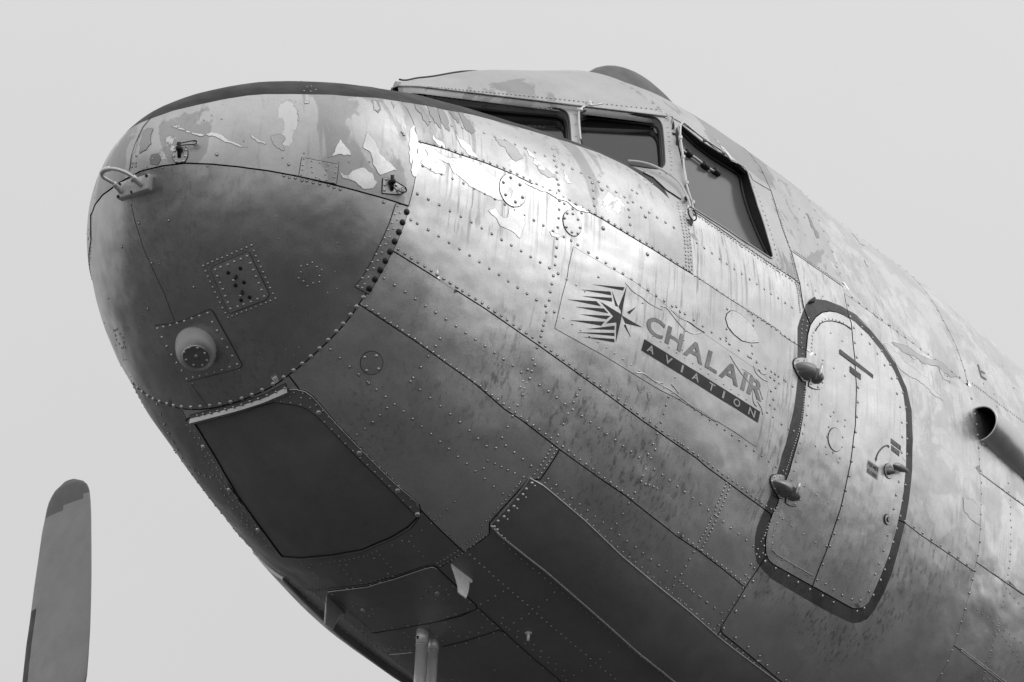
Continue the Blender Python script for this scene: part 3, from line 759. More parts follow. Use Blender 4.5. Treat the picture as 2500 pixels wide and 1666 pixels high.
# --- upper side, between ring A and the cockpit
row(3, [(345, 548), (500, 580), (800, 682), (1000, 765), (1280, 903), (1500, 1018), (1700, 1132), (1900, 1250), (2100, 1375), (2165, 1418)], 42)
row(3, [(2230, 1470), (2353, 1545)], 4); row(5, [(290, 1190), (500, 1325), (760, 1500)], 15); row(6, [(480, 25), (800, 240)], 11)
rv(3, [(1240, 600), (1250, 645), (1250, 675), (1265, 715), (1268, 755), (1271, 800), (1281, 835), (1284, 875), (1288, 945), (1285, 1003), (1280, 1063), (1274, 1125), (1268, 1202), (1265, 1262), (1259, 1322), (1254, 1380), (1243, 1452), (1275, 1438), (1232, 1508)], .0055)
rv(3, [(1433, 758), (1491, 789), (1506, 828), (1511, 878), (1517, 930), (1521, 980), (1374, 731), (1313, 702), (1188, 645), (1120, 620), (1054, 592), (987, 567), (919, 540), (849, 518), (773, 493), (557, 440), (628, 455), (406, 410),
       (1551, 820), (1609, 851), (1669, 887), (1726, 921), (1747, 957), (1752, 1005), (1757, 1057), (1762, 1108), (1776, 875), (1811, 895), (1783, 955), (1838, 990), (1893, 1024), (1947, 1058), (2001, 1092), (2056, 1126), (1320, 965), (1377, 998), (1437, 1029), (1745, 740), (1803, 772), (1860, 805), (1912, 835)], .0055)
rv(3, [(1571, 873), (1866, 1052), (1582, 1132), (1880, 1307)], .008, m='rivet_dark')
row(3, [(2085, 955), (2125, 1180), (2142, 1405)], 20, .0045); row(3, [(2105, 950), (2148, 1180), (2160, 1412)], 20, .0045); row(3, [(2132, 990), (2162, 1150), (2178, 1410)], 18, .0045)
# --- R rows
rv(3, [(361, 710), (413, 730), (489, 763), (563, 796), (635, 828), (706, 863), (778, 898), (848, 933), (916, 970), (982, 1006), (1048, 1041), (1114, 1077), (1177, 1113), (1241, 1150), (1315, 1190), (1365, 1215), (1410, 1243), (1483, 1295), (1541, 1330), (1599, 1365), (1657, 1403), (1715, 1438), (1772, 1476), (1828, 1512), (1883, 1548)])
rv(3, [(327, 897), (401, 934), (476, 972), (548, 1013), (620, 1051), (691, 1089), (761, 1129), (829, 1168), (896, 1207), (961, 1246), (1026, 1285), (1090, 1325), (1152, 1363), (1215, 1401), (1335, 1478), (1397, 1515)])
rv(3, [(283, 1073), (327, 1097), (400, 1140), (470, 1183), (540, 1226), (610, 1270), (678, 1313), (745, 1358), (812, 1402), (877, 1444), (941, 1488), (1004, 1530)])
rv(4, [(1079, 103), (1142, 147), (1204, 189), (1267, 232), (1910, 92), (1966, 128), (2022, 164), (2078, 201), (2132, 238), (2186, 273), (2240, 308)])
rv(4, [(1448, 353), (1507, 395), (1565, 435), (1624, 475), (1683, 515), (1740, 553), (1797, 591), (1853, 630), (1910, 669), (1965, 708), (2019, 745), (2075, 783), (2128, 822), (2182, 858), (2233, 897), (1535, 127), (1595, 173)])
rv(4, [(1687, 75)], .008)
rv('T', [(703, 430), (790, 716), (858, 765), (928, 814), (997, 861), (1067, 906), (1135, 953), (1203, 1000), (1270, 1045), (1338, 1090), (1403, 1135), (1468, 1178), (1535, 1224), (1600, 1268), (1075, 672), (1060, 752), (1045, 835), (983, 1076), (960, 1150)])
row(3, [(196, 1273), (597, 1528)], 10); row(4, [(597, 57), (915, 260), (1290, 516), (1500, 668), (1719, 823), (2000, 1027), (2331, 1261)], 42); row(6, [(12, 910), (216, 1059), (417, 1201), (608, 1345)], 19)
rv(4, [(1353, 18), (1413, 55), (1380, 70), (1371, 124), (1360, 178), (1352, 234), (1328, 272), (1334, 315), (1387, 313), (1323, 369), (1314, 402), (1306, 438), (1297, 476), (1290, 516), (1272, 552)])
rv(4, [(241, 82), (312, 128), (383, 175), (453, 222), (522, 269), (591, 314), (660, 358), (727, 405), (792, 451), (858, 496), (923, 541), (988, 585), (1049, 629), (1112, 673), (1173, 718), (1212, 788), (1292, 803), (1350, 847), (1408, 889), (1465, 933), (1521, 972), (1578, 1014), (1635, 1055), (1690, 1096), (1745, 1136), (1800, 1175), (1855, 1216), (1909, 1254), (1962, 1294), (2067, 1374), (2119, 1410), (2170, 1449), (2222, 1488), (2272, 1527)])
row(4, [(123, 270), (450, 495), (850, 782), (1056, 934), (1171, 1022), (1410, 1190), (1700, 1410), (1886, 1549)], 45); row(7, [(14, 542), (148, 640), (308, 762), (461, 880)], 15)
rv(4, [(1247, 630), (1262, 667), (1217, 700), (1243, 710), (1233, 760), (1187, 778), (1196, 827), (1171, 820), (1183, 870), (1148, 942), (1112, 1015), (1078, 1087), (1040, 1160), (1565, 830), (1545, 875), (1525, 920), (1490, 998), (1455, 1070), (1418, 1143)])
rv(4, [(2160, 885), (2145, 940), (2130, 998), (2110, 1057), (2085, 1133), (2058, 1203), (2073, 1240), (2028, 1272), (2048, 1299), (2014, 1332), (2010, 1374), (1988, 1417), (1977, 1454), (2006, 1474), (2031, 1480), (2062, 1491), (2085, 1503), (1935, 1530)])
row(4, [(10, 678), (205, 847), (400, 1005), (589, 1158), (768, 1310), (940, 1456), (1045, 1537)], 18)
rv(4, [(262, 958), (214, 1007), (166, 1053), (114, 1097), (60, 1137), (620, 490), (590, 540), (541, 609), (490, 683), (438, 755), (420, 780), (485, 836), (553, 891), (621, 946), (687, 1000), (752, 1054), (814, 1110), (875, 1165), (936, 1219), (1000, 1231), (1065, 1214), (1124, 1261), (1179, 1306), (1235, 1350), (944, 1317), (991, 1336), (1035, 1357), (1078, 1379), (1124, 1401), (915, 1368)])
rv(4, [(1378, 1220), (1364, 1246), (1350, 1272), (1333, 1297), (1318, 1322), (1300, 1347), (1277, 1380), (1258, 1408), (1408, 1243), (1392, 1270), (1376, 1296), (1359, 1322), (1341, 1347), (1324, 1370), (1305, 1399), (1283, 1431)], .0052)
rv(2, [(1679, 425), (1745, 483), (1809, 541), (1874, 598), (1939, 654)])
rv(1, [(2183, 1475)])
# --- landing light panel
screw_r = .011
row(2, [(1437, 714), (1484, 712), (1552, 760), (1608, 815), (1757, 966), (1903, 1112), (2096, 1298), (2234, 1441), (2264, 1475)], 20, .0047); row(2, [(1348, 772), (1409, 780), (1491, 799), (1547, 815), (1646, 915), (1792, 1064), (1938, 1208), (2081, 1345), (2174, 1441), (2267, 1535)], 19, .0047)
rv(2, [(1408, 742), (1484, 750)], .0047)
row(2, [(710, 935), (731, 960), (789, 1052), (852, 1160), (893, 1243), (953, 1320), (1034, 1442), (1093, 1520)], 15, .0042, mirror=False); row(2, [(770, 973), (805, 1029), (869, 1139), (936, 1248), (1002, 1350), (1072, 1455), (1107, 1504)], 12, .0042, mirror=False)
row(9, [(205, 145), (265, 190), (342, 325), (402, 400), (475, 493), (542, 587), (570, 620)], 12, .0042, mirror=False); row(9, [(178, 12), (243, 124), (349, 278), (415, 380), (487, 473), (592, 620), (627, 660)], 15, .0042, mirror=False)
# --- below S2, aft of the light panel
rv(9, [(1828, 328), (1777, 378), (1728, 428), (1688, 450), (1668, 473), (1650, 410), (1723, 485), (1760, 518), (1795, 552), (1832, 585), (1857, 612), (1877, 636), (1603, 520), (1535, 558), (1470, 590), (1520, 595), (1552, 628), (1584, 662), (1616, 695), (1405, 620), (1340, 645), (1325, 682), (1347, 710), (1373, 738), (1398, 766), (1423, 795), (1300, 657), (1272, 671),
       (1240, 683), (1215, 690), (1180, 698), (1150, 706), (1118, 714), (1088, 720), (1055, 725), (1020, 727), (1050, 753), (1078, 785), (1102, 816), (1128, 848), (1152, 873), (988, 735), (925, 742), (863, 745), (848, 768), (878, 803), (908, 838), (937, 872), (800, 745), (732, 735), (1408, 828), (1377, 833), (1345, 842), (1320, 851), (1290, 860), (1262, 866), (1230, 876), (1195, 880)], .0045, mirror=False)
rv(9, [(1284, 705), (1098, 751), (1378, 808), (1193, 857)], .0062, mirror=False)
row(8, [(1045, 165), (990, 240), (938, 307), (880, 367), (827, 426), (765, 487)], 12, .005); row(8, [(765, 537), (706, 580), (666, 612)], 6, .005); row(8, [(793, 555), (729, 600), (690, 632)], 6, .005); row(8, [(600, 657), (532, 702), (463, 740)], 7, .005, mirror=False); row(8, [(655, 657), (580, 707), (485, 760)], 8, .005, mirror=False)
row(9, [(965, 910), (890, 918), (835, 905), (780, 890), (720, 870), (665, 850)], 16, .004, mirror=False); row(9, [(965, 946), (880, 938), (820, 922), (760, 900), (700, 880)], 14, .004, mirror=False)
rv(8, [(12, 890), (78, 875), (142, 857), (256, 825), (307, 806), (382, 778), (458, 785)], .0045, mirror=False); rv(8, [(1015, 210), (1085, 190)], .0055)
# --- belly
rv(8, [(423, 900), (478, 895), (390, 928), (525, 916), (357, 977), (403, 962), (538, 953), (508, 982), (452, 987), (571, 895), (687, 1004), (740, 1058), (671, 1052), (590, 1083), (537, 1100), (428, 1132), (347, 1150), (265, 1168), (160, 1182), (108, 1190), (33, 1195), (70, 1042), (27, 1050), (36, 1080), (5, 1098),
       (758, 1017), (807, 992), (856, 962), (908, 933), (774, 1088), (804, 1120), (838, 1153), (871, 1183), (898, 1150), (928, 1175), (950, 1190), (905, 1112), (981, 1146), (1032, 1117), (1083, 1085), (1148, 1038), (1203, 993), (1255, 943), (1322, 865), (1347, 842), (1377, 810), (1520, 663), (1550, 632),
       (920, 1225), (845, 1215), (748, 1250), (660, 1283), (587, 1303), (1010, 1200), (1003, 1240), (1057, 1285), (1117, 1295), (1007, 1305), (1108, 1330), (1165, 1338), (1095, 1378), (1160, 1374), (1217, 1380), (1213, 1417), (1268, 1425), (1178, 1452), (1262, 1462), (1320, 1468), (1310, 1503), (1262, 1522), (1332, 1533), (1387, 1500), (1440, 1468), (1497, 1433), (1562, 1390), (1625, 1345), (1688, 1298), (1698, 1262), (853, 1467), (570, 1525),
       (463, 1235), (500, 1265), (520, 1142), (408, 1168), (270, 1242), (240, 1212), (230, 1330), (205, 1362), (252, 1308), (160, 1310), (550, 1173), (578, 1201), (610, 1235), (668, 1240), (743, 1215), (765, 1178), (686, 1209)], .0056, m='rivet_dark', mirror=False)
row(8, [(684, 685), (859, 841), (1028, 989), (1190, 1130), (1352, 1268), (1510, 1399), (1663, 1526)], 31, .0058, m='rivet_dark')
row(8, [(912, 610), (1129, 793), (1338, 967), (1540, 1133), (1735, 1292), (1927, 1448), (2002, 1507)], 28, .0058, m='rivet_dark')
rv(9, [(1172, 1014), (1143, 1030), (1226, 1023), (1155, 1060), (1108, 1060), (1272, 1049), (1317, 1043), (1203, 1088), (1252, 1097), (1280, 1080), (1208, 1168), (1210, 1197), (1168, 1195), (1125, 1192), (1080, 1185), (1045, 1168), (1280, 1196)], .0052, m='rivet_dark', mirror=False)
rv(9, [(1100, 915), (1143, 912), (1258, 890), (1325, 873), (1388, 857), (1003, 953)], .0056, m='rivet_dark', mirror=False)
row(9, [(850, 960), (935, 1050), (1100, 1220), (1250, 1370), (1420, 1530)], 14, .0052, m='rivet_dark', mirror=False)
row(9, [(1150, 1290), (1400, 1320), (1530, 1330)], 12, .0052, m='rivet_dark', mirror=False)
# --- along the fairing's upper edge
row(8, [(1190, 203), (1316, 317), (1454, 438), (1621, 587), (1787, 727), (1945, 862), (2099, 993), (2251, 1123), (2333, 1190)], 29); row(8, [(1210, 175), (1429, 350), (1640, 516), (1846, 674), (2047, 827), (2239, 973), (2333, 1047)], 22)
rv(8, [(1795, 267), (1780, 311), (1755, 340), (1713, 410), (1670, 478), (2192, 668), (2165, 718), (2137, 767), (2107, 818), (2095, 863), (2055, 895), (2020, 925)])
row(7, [(24, 993), (139, 1090), (289, 1217), (424, 1331), (518, 1412), (640, 1512)], 17); row(7, [(67, 902), (210, 1012), (303, 1081)], 6)
rv(7, [(118, 668), (90, 718), (61, 767), (31, 817), (20, 862), (308, 1133), (353, 1063), (385, 1015), (418, 965), (448, 910), (505, 753), (527, 778), (468, 825), (489, 845), (285, 1162)])
rv(7, [(597, 733), (517, 867), (453, 970), (398, 1067), (316, 1182), (395, 1245), (483, 1310), (560, 1370), (611, 1432), (684, 1483), (739, 1532)], .008)
# --- panels around the door
row(6, [(338, 1192), (303, 1267), (267, 1357), (258, 1403)], 9, .0052); row(6, [(362, 1212), (330, 1290), (291, 1381), (275, 1418)], 9, .0052)
row(7, [(237, 443), (198, 522), (155, 597)], 8, .0052); row(7, [(262, 463), (222, 545), (165, 657)], 9, .0052)
row(7, [(8, 227), (158, 341), (256, 418), (400, 531), (520, 630)], 11)
row(6, [(21, 620), (128, 697), (281, 799), (431, 904), (577, 1005), (673, 1080)], 14)
row(6, [(0, 0), (80, 65), (185, 135), (288, 208), (390, 273), (492, 340), (590, 407), (690, 465), (785, 535)], 14)
rv(6, [(640, 437), (688, 470), (737, 502), (661, 495), (692, 517), (668, 547), (634, 475), (638, 568), (655, 625), (632, 662), (665, 687), (612, 712), (653, 743), (712, 792), (760, 825), (792, 840), (783, 537), (520, 92), (518, 127), (517, 160), (510, 262), (512, 315), (503, 345), (490, 340), (541, 372)])
rv(6, [(343, 15), (341, 80), (337, 150), (335, 208), (335, 228), (354, 250)])
rv(6, [(368, 42), (420, 65), (470, 100), (515, 225), (462, 220), (411, 197), (360, 150)], .006)
row(6, [(866, 540), (852, 700), (828, 840), (790, 960), (752, 1085)], 34, .0045); row(7, [(690, 330), (650, 425), (605, 540), (572, 600)], 14, .0045); row(7, [(665, 385), (600, 560)], 10, .0045)
rv(7, [(550, 650), (541, 685), (560, 705), (585, 678), (603, 690), (593, 628), (520, 630), (640, 380), (660, 383)])
rv(6, [(858, 90), (853, 120), (850, 150), (848, 180), (846, 212), (845, 245), (848, 280), (850, 320), (852, 350), (862, 365), (893, 75), (888, 100), (884, 130), (880, 160), (722, 1108), (745, 1100), (738, 1128), (674, 1150)], .0045)
rv(7, [(668, 780), (753, 832), (820, 874), (900, 922), (986, 966), (1062, 1010), (1222, 1070), (1270, 1050), (1333, 963), (1380, 860), (1408, 790), (1437, 715), (1465, 605), (1487, 513)], .0068)
row(6, [(1170, 70), (1240, 130), (1303, 190), (1380, 300), (1455, 425), (1515, 565), (1545, 695), (1556, 845), (1558, 925), (1556, 1005), (1550, 1110), (1542, 1230), (1525, 1310), (1512, 1415)], 15, .0065, m='rivet_dark')
# door skin
row(6, [(1190, 145), (1200, 245), (1210, 345), (1217, 490), (1222, 590), (1219, 685), (1213, 782), (1204, 880), (1190, 965), (1175, 1060), (1157, 1175), (1135, 1262), (1115, 1345), (1083, 1445), (1060, 1530)], 15, .006)
rv(7, [(1030, 628), (1010, 628), (988, 752), (947, 857)], .006)
rv(6, [(1245, 187), (1300, 252), (1352, 318), (1400, 397), (1446, 487), (1480, 590), (1503, 677), (1517, 782), (1520, 880), (1515, 985), (1510, 1080), (1497, 1182), (1478, 1272), (1463, 1365)], .006)
rv(7, [(1423, 557), (1395, 660), (1367, 747), (1341, 820), (1300, 935), (1241, 996), (1183, 988), (1118, 960), (1060, 924), (1005, 885)], .006)
row(6, [(905, 300), (918, 180), (965, 110), (1010, 80), (1060, 85), (1120, 105), (1165, 140)], 18, .004)
row(6, [(893, 605), (880, 700), (845, 880), (800, 1080), (775, 1170)], 10, .0045); row(7, [(698, 430), (657, 527), (645, 585), (645, 650), (690, 707), (757, 747), (850, 803), (918, 845)], 13, .0045)
rv(6, [(1041, 177), (1118, 232), (1135, 467), (1060, 415), (983, 362), (932, 322), (975, 660), (1054, 713), (1033, 740), (1133, 765), (1082, 773), (1130, 808), (1022, 812), (1118, 880), (1011, 878), (1110, 945), (1000, 945), (933, 940), (1050, 985), (1008, 995), (1098, 1020), (1088, 1050), (862, 1210), (943, 1270), (1022, 1327)], .0045)
rv(7, [(718, 446), (775, 490), (855, 547), (935, 605)], .0045)
# --- aft
row(5, [(240, 735), (420, 860), (620, 985), (800, 1110), (960, 1215)], 46, .0045); row(5, [(255, 752), (430, 872), (620, 1000), (800, 1128), (940, 1220)], 34, .0045)
rv(5, [(580, 975), (663, 1030), (745, 1085), (823, 1140), (875, 1175), (907, 1190), (65, 815), (120, 850), (277, 952), (328, 987), (380, 1022), (433, 1058), (482, 1093), (532, 1127), (583, 1160), (634, 1197), (683, 1230), (732, 1265), (778, 1297), (826, 1325), (872, 1358), (918, 1388), (8, 780)])
row(5, [(648, 545), (700, 660), (742, 790), (785, 930), (820, 1065)], 17, .0045); row(5, [(930, 1080), (960, 1220), (992, 1390)], 24, .004); row(5, [(905, 1030), (938, 1170), (965, 1330), (975, 1420)], 28, .004)
row(5, [(785, 660), (850, 830), (905, 1000)], 22, .0038)
row(5, [(930, 1010), (1080, 1110), (1240, 1222)], 26, .004)
row(5, [(945, 552), (990, 596), (1050, 640), (1107, 678), (1149, 708), (1193, 742), (1240, 778), (1290, 818), (1338, 852), (1385, 888), (1430, 925), (1485, 968), (1530, 1005), (1580, 1045), (1630, 1083), (1680, 1122), (1735, 1180), (1780, 1230)], 19, .0062, m='rivet_dark', mirror=False)
row(5, [(1780, 1230), (1833, 1295), (1873, 1350), (1908, 1410), (1945, 1475), (1975, 1530)], 6, .006, m='rivet_dark')
row(6, [(1770, 25), (1835, 148), (1865, 212), (1900, 293), (1927, 367), (1950, 440), (1965, 500)], 8, .006, m='rivet_dark')
row(5, [(1000, 600), (1030, 660), (1075, 725), (1100, 795), (1128, 862), (1158, 930), (1187, 993), (1215, 1068), (1238, 1142), (1262, 1213), (1277, 1285), (1295, 1365), (1310, 1450)], 13, .006, m='rivet_dark')
row(5, [(1325, 1320), (1373, 1357), (1405, 1378), (1473, 1435), (1523, 1468), (1570, 1505)], 6, .006, m='rivet_dark'); row(6, [(1335, 50), (1385, 87), (1435, 122), (1482, 157), (1540, 200), (1590, 237), (1640, 275), (1680, 298), (1750, 353), (1805, 397), (1860, 437), (1915, 475)], 12, .006, m='rivet_dark')
rv(5, [(1055, 790), (1000, 785), (1090, 965), (1045, 1022), (1005, 900), (960, 868), (965, 728), (925, 705), (905, 595), (822, 538), (880, 665), (1077, 1276), (1127, 1313), (1022, 1238)], .004)
rv(6, [(1990, 622), (2013, 727), (2025, 797), (2033, 868), (2040, 952), (2047, 1027), (2052, 1105), (2060, 1185), (2060, 1260), (2058, 1332), (2055, 1400), (2055, 1497)], .0062, m='rivet_dark')
rv(7, [(2050, 600), (2037, 690), (2018, 795), (1998, 855), (1975, 947), (1950, 1055), (1926, 1142), (1901, 1226), (1860, 1333), (1830, 1407), (1792, 1492)], .0068)
row(7, [(1545, 463), (1608, 503), (1670, 545), (1730, 588), (1790, 632), (1848, 672), (1905, 713), (1960, 752)], 8, .0065, m='rivet_dark')
row(6, [(2000, 520), (2352, 785)], 26, .0045, m='rivet_dark'); row(7, [(2080, 160), (2352, 352)], 24, .0045, m='rivet_dark'); row(7, [(2070, 765), (2352, 958)], 30, .005); row(7, [(1925, 1323), (2220, 1545)], 34, .005); row(7, [(1925, 1338), (2200, 1545)], 32, .005)
row(7, [(2220, 965), (2195, 1078), (2180, 1170), (2150, 1255), (2125, 1350), (2105, 1415)], 13, .0045); row(7, [(2260, 320), (2263, 500), (2258, 680), (2245, 800), (2230, 915)], 14, .0045); row(7, [(2030, 1060), (2105, 1115), (2180, 1175), (2250, 1220), (2325, 1278)], 9, .0045); row(7, [(2180, 1205), (2245, 1290), (2310, 1385), (2345, 1440)], 8, .0045); row(7, [(2230, 915), (2290, 985), (2345, 1045)], 5, .0045)
rv(6, [(2205, 400), (2280, 550), (2165, 675), (2150, 590), (2075, 520), (1830, 470), (2245, 1190), (2330, 1130), (2250, 1250)], .0045)
for a in [(2085, 1480), (2075, 1530), (2130, 1490), (2115, 1530), (2160, 1500), (2145, 1540)]: rv(7, [a], .005)
# cockpit posts and brow
rv('W', [(1070, 400), (1085, 492), (1093, 545), (1098, 592), (1102, 640), (1107, 688), (1115, 732), (1120, 770), (1123, 812), (1128, 855), (1130, 897), (1127, 943), (1127, 990), (1070, 985), (1135, 415), (1135, 465), (1142, 520), (1150, 610), (1158, 700), (1170, 850), (1180, 910), (1183, 965), (1190, 1015), (1200, 1070)], .0052)

HEADS = {}
for (c, m), L in RIV.items():
    V = []; F = []; K = 7; MI = []
    for P0, n_, r in L:
        n_ = Vector(n_); u = n_.orthogonal().normalized(); w = n_.cross(u); b = len(V); P0 = Vector(P0)
        for q, z_ in ((1.32, .0008/r), (1.0, .06), (.93, .30), (.55, .58)):
            for i in range(K):
                a = 2*math.pi*i/K; V.append(P0+(u*math.cos(a)+w*math.sin(a))*r*q+n_*r*z_)
        V.append(P0+n_*r*.66)
        for a in range(3):
            for i in range(K): F.append((b+a*K+i, b+a*K+(i+1) % K, b+(a+1)*K+(i+1) % K, b+(a+1)*K+i)); MI.append(0 if a else 1)
        for i in range(K): F.append((b+3*K+i, b+3*K+(i+1) % K, b+4*K)); MI.append(0)
    par = COMP_OBJ.get(c, root)
    if par.parent == door: par = door
    link('rivets', V, F, [M[m], M['ring']], par, mi=MI, kind='stuff')

# ------------------------------------------------------------------ fasteners seen one by one
cap_o = COMP_OBJ.get(comp[face_px(700, 700)], root)
screws('screw', 2, [(1902, 72), (1855, 135), (1815, 190), (1766, 252), (1719, 302), (1665, 360), (1607, 417), (1548, 471), (1491, 519), (1432, 565), (1366, 611), (1294, 656), (1222, 695), (1153, 728), (1084, 753), (1009, 777), (937, 793), (869, 804), (804, 811), (741, 815), (678, 812), (625, 803), (580, 791), (530, 775), (488, 757), (450, 737), (413, 709), (382, 682), (352, 650)], .0085, 'rivet', cap_o)
PF = COMP_OBJ.get(comp[face_px(*Z(2, [(1900, 1150)])[0])], root)
screws('slotted_screw', 2, [(1603, 850), (1877, 1120), (2134, 1372), (827, 1080), (1003, 1368)], .011, 'rivet_dark', PF)
screws('slotted_screw', 9, [(1575, 412), (508, 510)], .011, 'rivet', PF)
# ------------------------------------------------------------------ plates
stp = plate('reinforcing_strip', Z(1, [(2118, 885), (2165, 893), (2198, 905), (2200, 935), (2172, 1015), (2118, 1150), (2050, 1285), (1990, 1395), (1935, 1488), (1845, 1440), (1900, 1370), (1960, 1260), (2030, 1120), (2080, 1000)]), M['cap'], .0025, label='riveted reinforcing strip with dark plugs')
screws('plug', 1, [(2190, 937), (2161, 1008), (2136, 1073), (2108, 1136), (2078, 1205), (2047, 1266), (2013, 1328), (1978, 1390), (1940, 1453)], .0125, 'hole', stp, .0015)
def riv_on(k, p, r, h, parent, m='rivet'):
    V = []; F = []; K = 7
    for (px, py) in Z(k, p):
        xt = hits([(px, py)]); uv = chart(xt)[0]; n_ = Vector(normal(xt[:, 0], xt[:, 1])[0]); P0 = Vector(pos(xt[:, 0], xt[:, 1], np.array([base_lift(uv)+h]))[0])
        u = n_.orthogonal().normalized(); w = n_.cross(u); b = len(V)
        for q, z_ in ((1.0, -.25), (.9, .35), (.5, .62)):
            for i in range(K):
                a = 2*math.pi*i/K; V.append(P0+(u*math.cos(a)+w*math.sin(a))*r*q+n_*r*z_)
        V.append(P0+n_*r*.7)
        for a in range(2):
            for i in range(K): F.append((b+a*K+i, b+a*K+(i+1) % K, b+(a+1)*K+(i+1) % K, b+(a+1)*K+i))
        for i in range(K): F.append((b+2*K+i, b+2*K+(i+1) % K, b+3*K))
    return link('rivets', V, F, M[m], parent, kind='stuff')
riv_on(1, [(2127, 897), (2143, 943), (2107, 952), (2125, 990), (2088, 1011), (2100, 1050), (2064, 1060), (2074, 1106), (2040, 1114), (2048, 1155), (2012, 1168), (2022, 1211), (1984, 1223), (1995, 1266), (1957, 1275), (1967, 1316), (1926, 1329), (1933, 1377), (1893, 1382), (1908, 1422), (1860, 1436), (1892, 1448), (1932, 1478)], .0045, .0025, stp)
pp = plate('access_plate', Z(1, [(890, 1302), (1118, 1206), (1132, 1210), (1268, 1490), (1245, 1524), (1008, 1614), (992, 1603), (878, 1325)]), M['cap'], .003, label='riveted rectangular access plate with two pegs')
riv_on(1, [(907, 1322), (944, 1306), (991, 1289), (1035, 1269), (1078, 1252), (1121, 1233), (1142, 1280), (1162, 1325), (1180, 1369), (1199, 1414), (1218, 1459), (1235, 1503), (922, 1366), (940, 1410), (959, 1454), (976, 1500), (992, 1543), (1010, 1586), (1058, 1572), (1099, 1556), (1147, 1539), (1191, 1520)], .0052, .003, pp)
screws('hole', 1, [(994, 1343), (1076, 1313), (1043, 1427), (1100, 1407), (1138, 1507), (1080, 1527)], .0085, 'hole', pp, .0005)
for a, b in (((1048, 1362), (1035, 1402)), ((1088, 1466), (1085, 1505))):
    (x0, y0), (x1, y1) = Z(1, [a, b]); P0 = on(x0, y0, .004); P1 = P0+nrm(x0, y0)*.02+(on(x1, y1, 0)-P0)*.6
    tube('peg', [P0, P1], .0055, M['hole'], pp, 8); link('peg_tip', *tube_geo([P1, P1+(P1-P0)*.22], .0055, 8), M['rivet'], pp)
lp = plate('lamp_plate', Z(2, [(500, 262), (600, 252), (700, 225), (860, 155), (880, 158), (895, 178), (1085, 525), (1070, 545), (900, 590), (715, 638), (700, 628), (498, 272)]), M['cap'], .003, label='rounded square plate carrying the lamp fairing')
riv_on(2, [(520, 279), (560, 268), (606, 257), (652, 243), (701, 229), (751, 211), (802, 194), (857, 175), (888, 236), (919, 294), (953, 353), (987, 410), (1020, 466), (1054, 521), (550, 338), (583, 398), (615, 456), (648, 512), (682, 566), (715, 622), (760, 610), (807, 599), (853, 587), (901, 573), (951, 558), (1003, 540)], .0055, .003, lp)
hp_ = plate('patch_plate', Z(1, [(1486, 575), (1730, 622), (1716, 750), (1467, 697)]), M['worn'], .0025)
riv_on(1, [(1497, 582), (1550, 597), (1605, 608), (1663, 622), (1715, 635), (1492, 625), (1488, 655), (1482, 690), (1552, 637), (1555, 672), (1580, 705), (1605, 715), (1650, 655), (1642, 688), (1710, 673), (1702, 705), (1697, 740), (1650, 725)], .004, .0025, hp_)
def ell(k, cx, cy, a, b, rot, n=28):
    c_, s_ = math.cos(rot), math.sin(rot)
    return Z(k, [(cx+a*math.cos(t)*c_-b*math.sin(t)*s_, cy+a*math.cos(t)*s_+b*math.sin(t)*c_) for t in [2*math.pi*i/n for i in range(n)]])
cv_ = mat('cover_plate_metal', build=worn_builder(.66, .8, .9, .52))
c1 = plate('cover_plate', ell(3, 968, 877, 84, 114, math.radians(-24)), cv_, .0035, label='large round riveted cover plate')
riv_on(3, [(952, 790), (903, 823), (1017, 838), (918, 905), (1035, 922), (985, 953)], .008, .0035, c1, 'rivet_dark')
c2 = plate('cover_plate', ell(3, 1371, 1097, 58, 89, math.radians(-18)), cv_, .0035, label='small round riveted cover plate')
riv_on(3, [(1375, 1033), (1410, 1072), (1423, 1128), (1407, 1167), (1367, 1160), (1330, 1125), (1318, 1065), (1336, 1030)], .0065, .0035, c2, 'rivet_dark')
c3 = plate('cover_plate', ell(2, 1957, 515, 74, 77, 0), M['low'], .003, label='round cover with four screws low on the side')
riv_on(2, [(1910, 477), (1988, 468), (1923, 567), (2003, 556)], .0065, .003, c3)
c4 = plate('cover_plate', ell(6, 1064, 898, 46, 79, math.radians(-8)), M['door'], .003, door, label='small oval cover on the door')
plate('oval_cover', Z(6, [(330, 80), (340, 48), (365, 28), (400, 32), (440, 58), (480, 95), (525, 150), (550, 205), (553, 240), (500, 242), (440, 228), (385, 185), (345, 135)]), M['side'], .0025, label='oval riveted inspection cover')
dl = plate('hatch_lining', Z(6, [(940, 150), (955, 125), (985, 102), (1020, 95), (1060, 97), (1100, 108), (1140, 128), (1172, 152), (1176, 190), (1150, 330), (1100, 330), (1060, 300), (960, 240)]), M['door'], .0005, door) if False else None
lk = plate('lock', ell(6, 1417, 1436, 20, 34, math.radians(-8)), M['door'], .006, door); plate('lock', ell(6, 1419, 1436, 9, 16, math.radians(-8)), M['rivet'], .011, door)
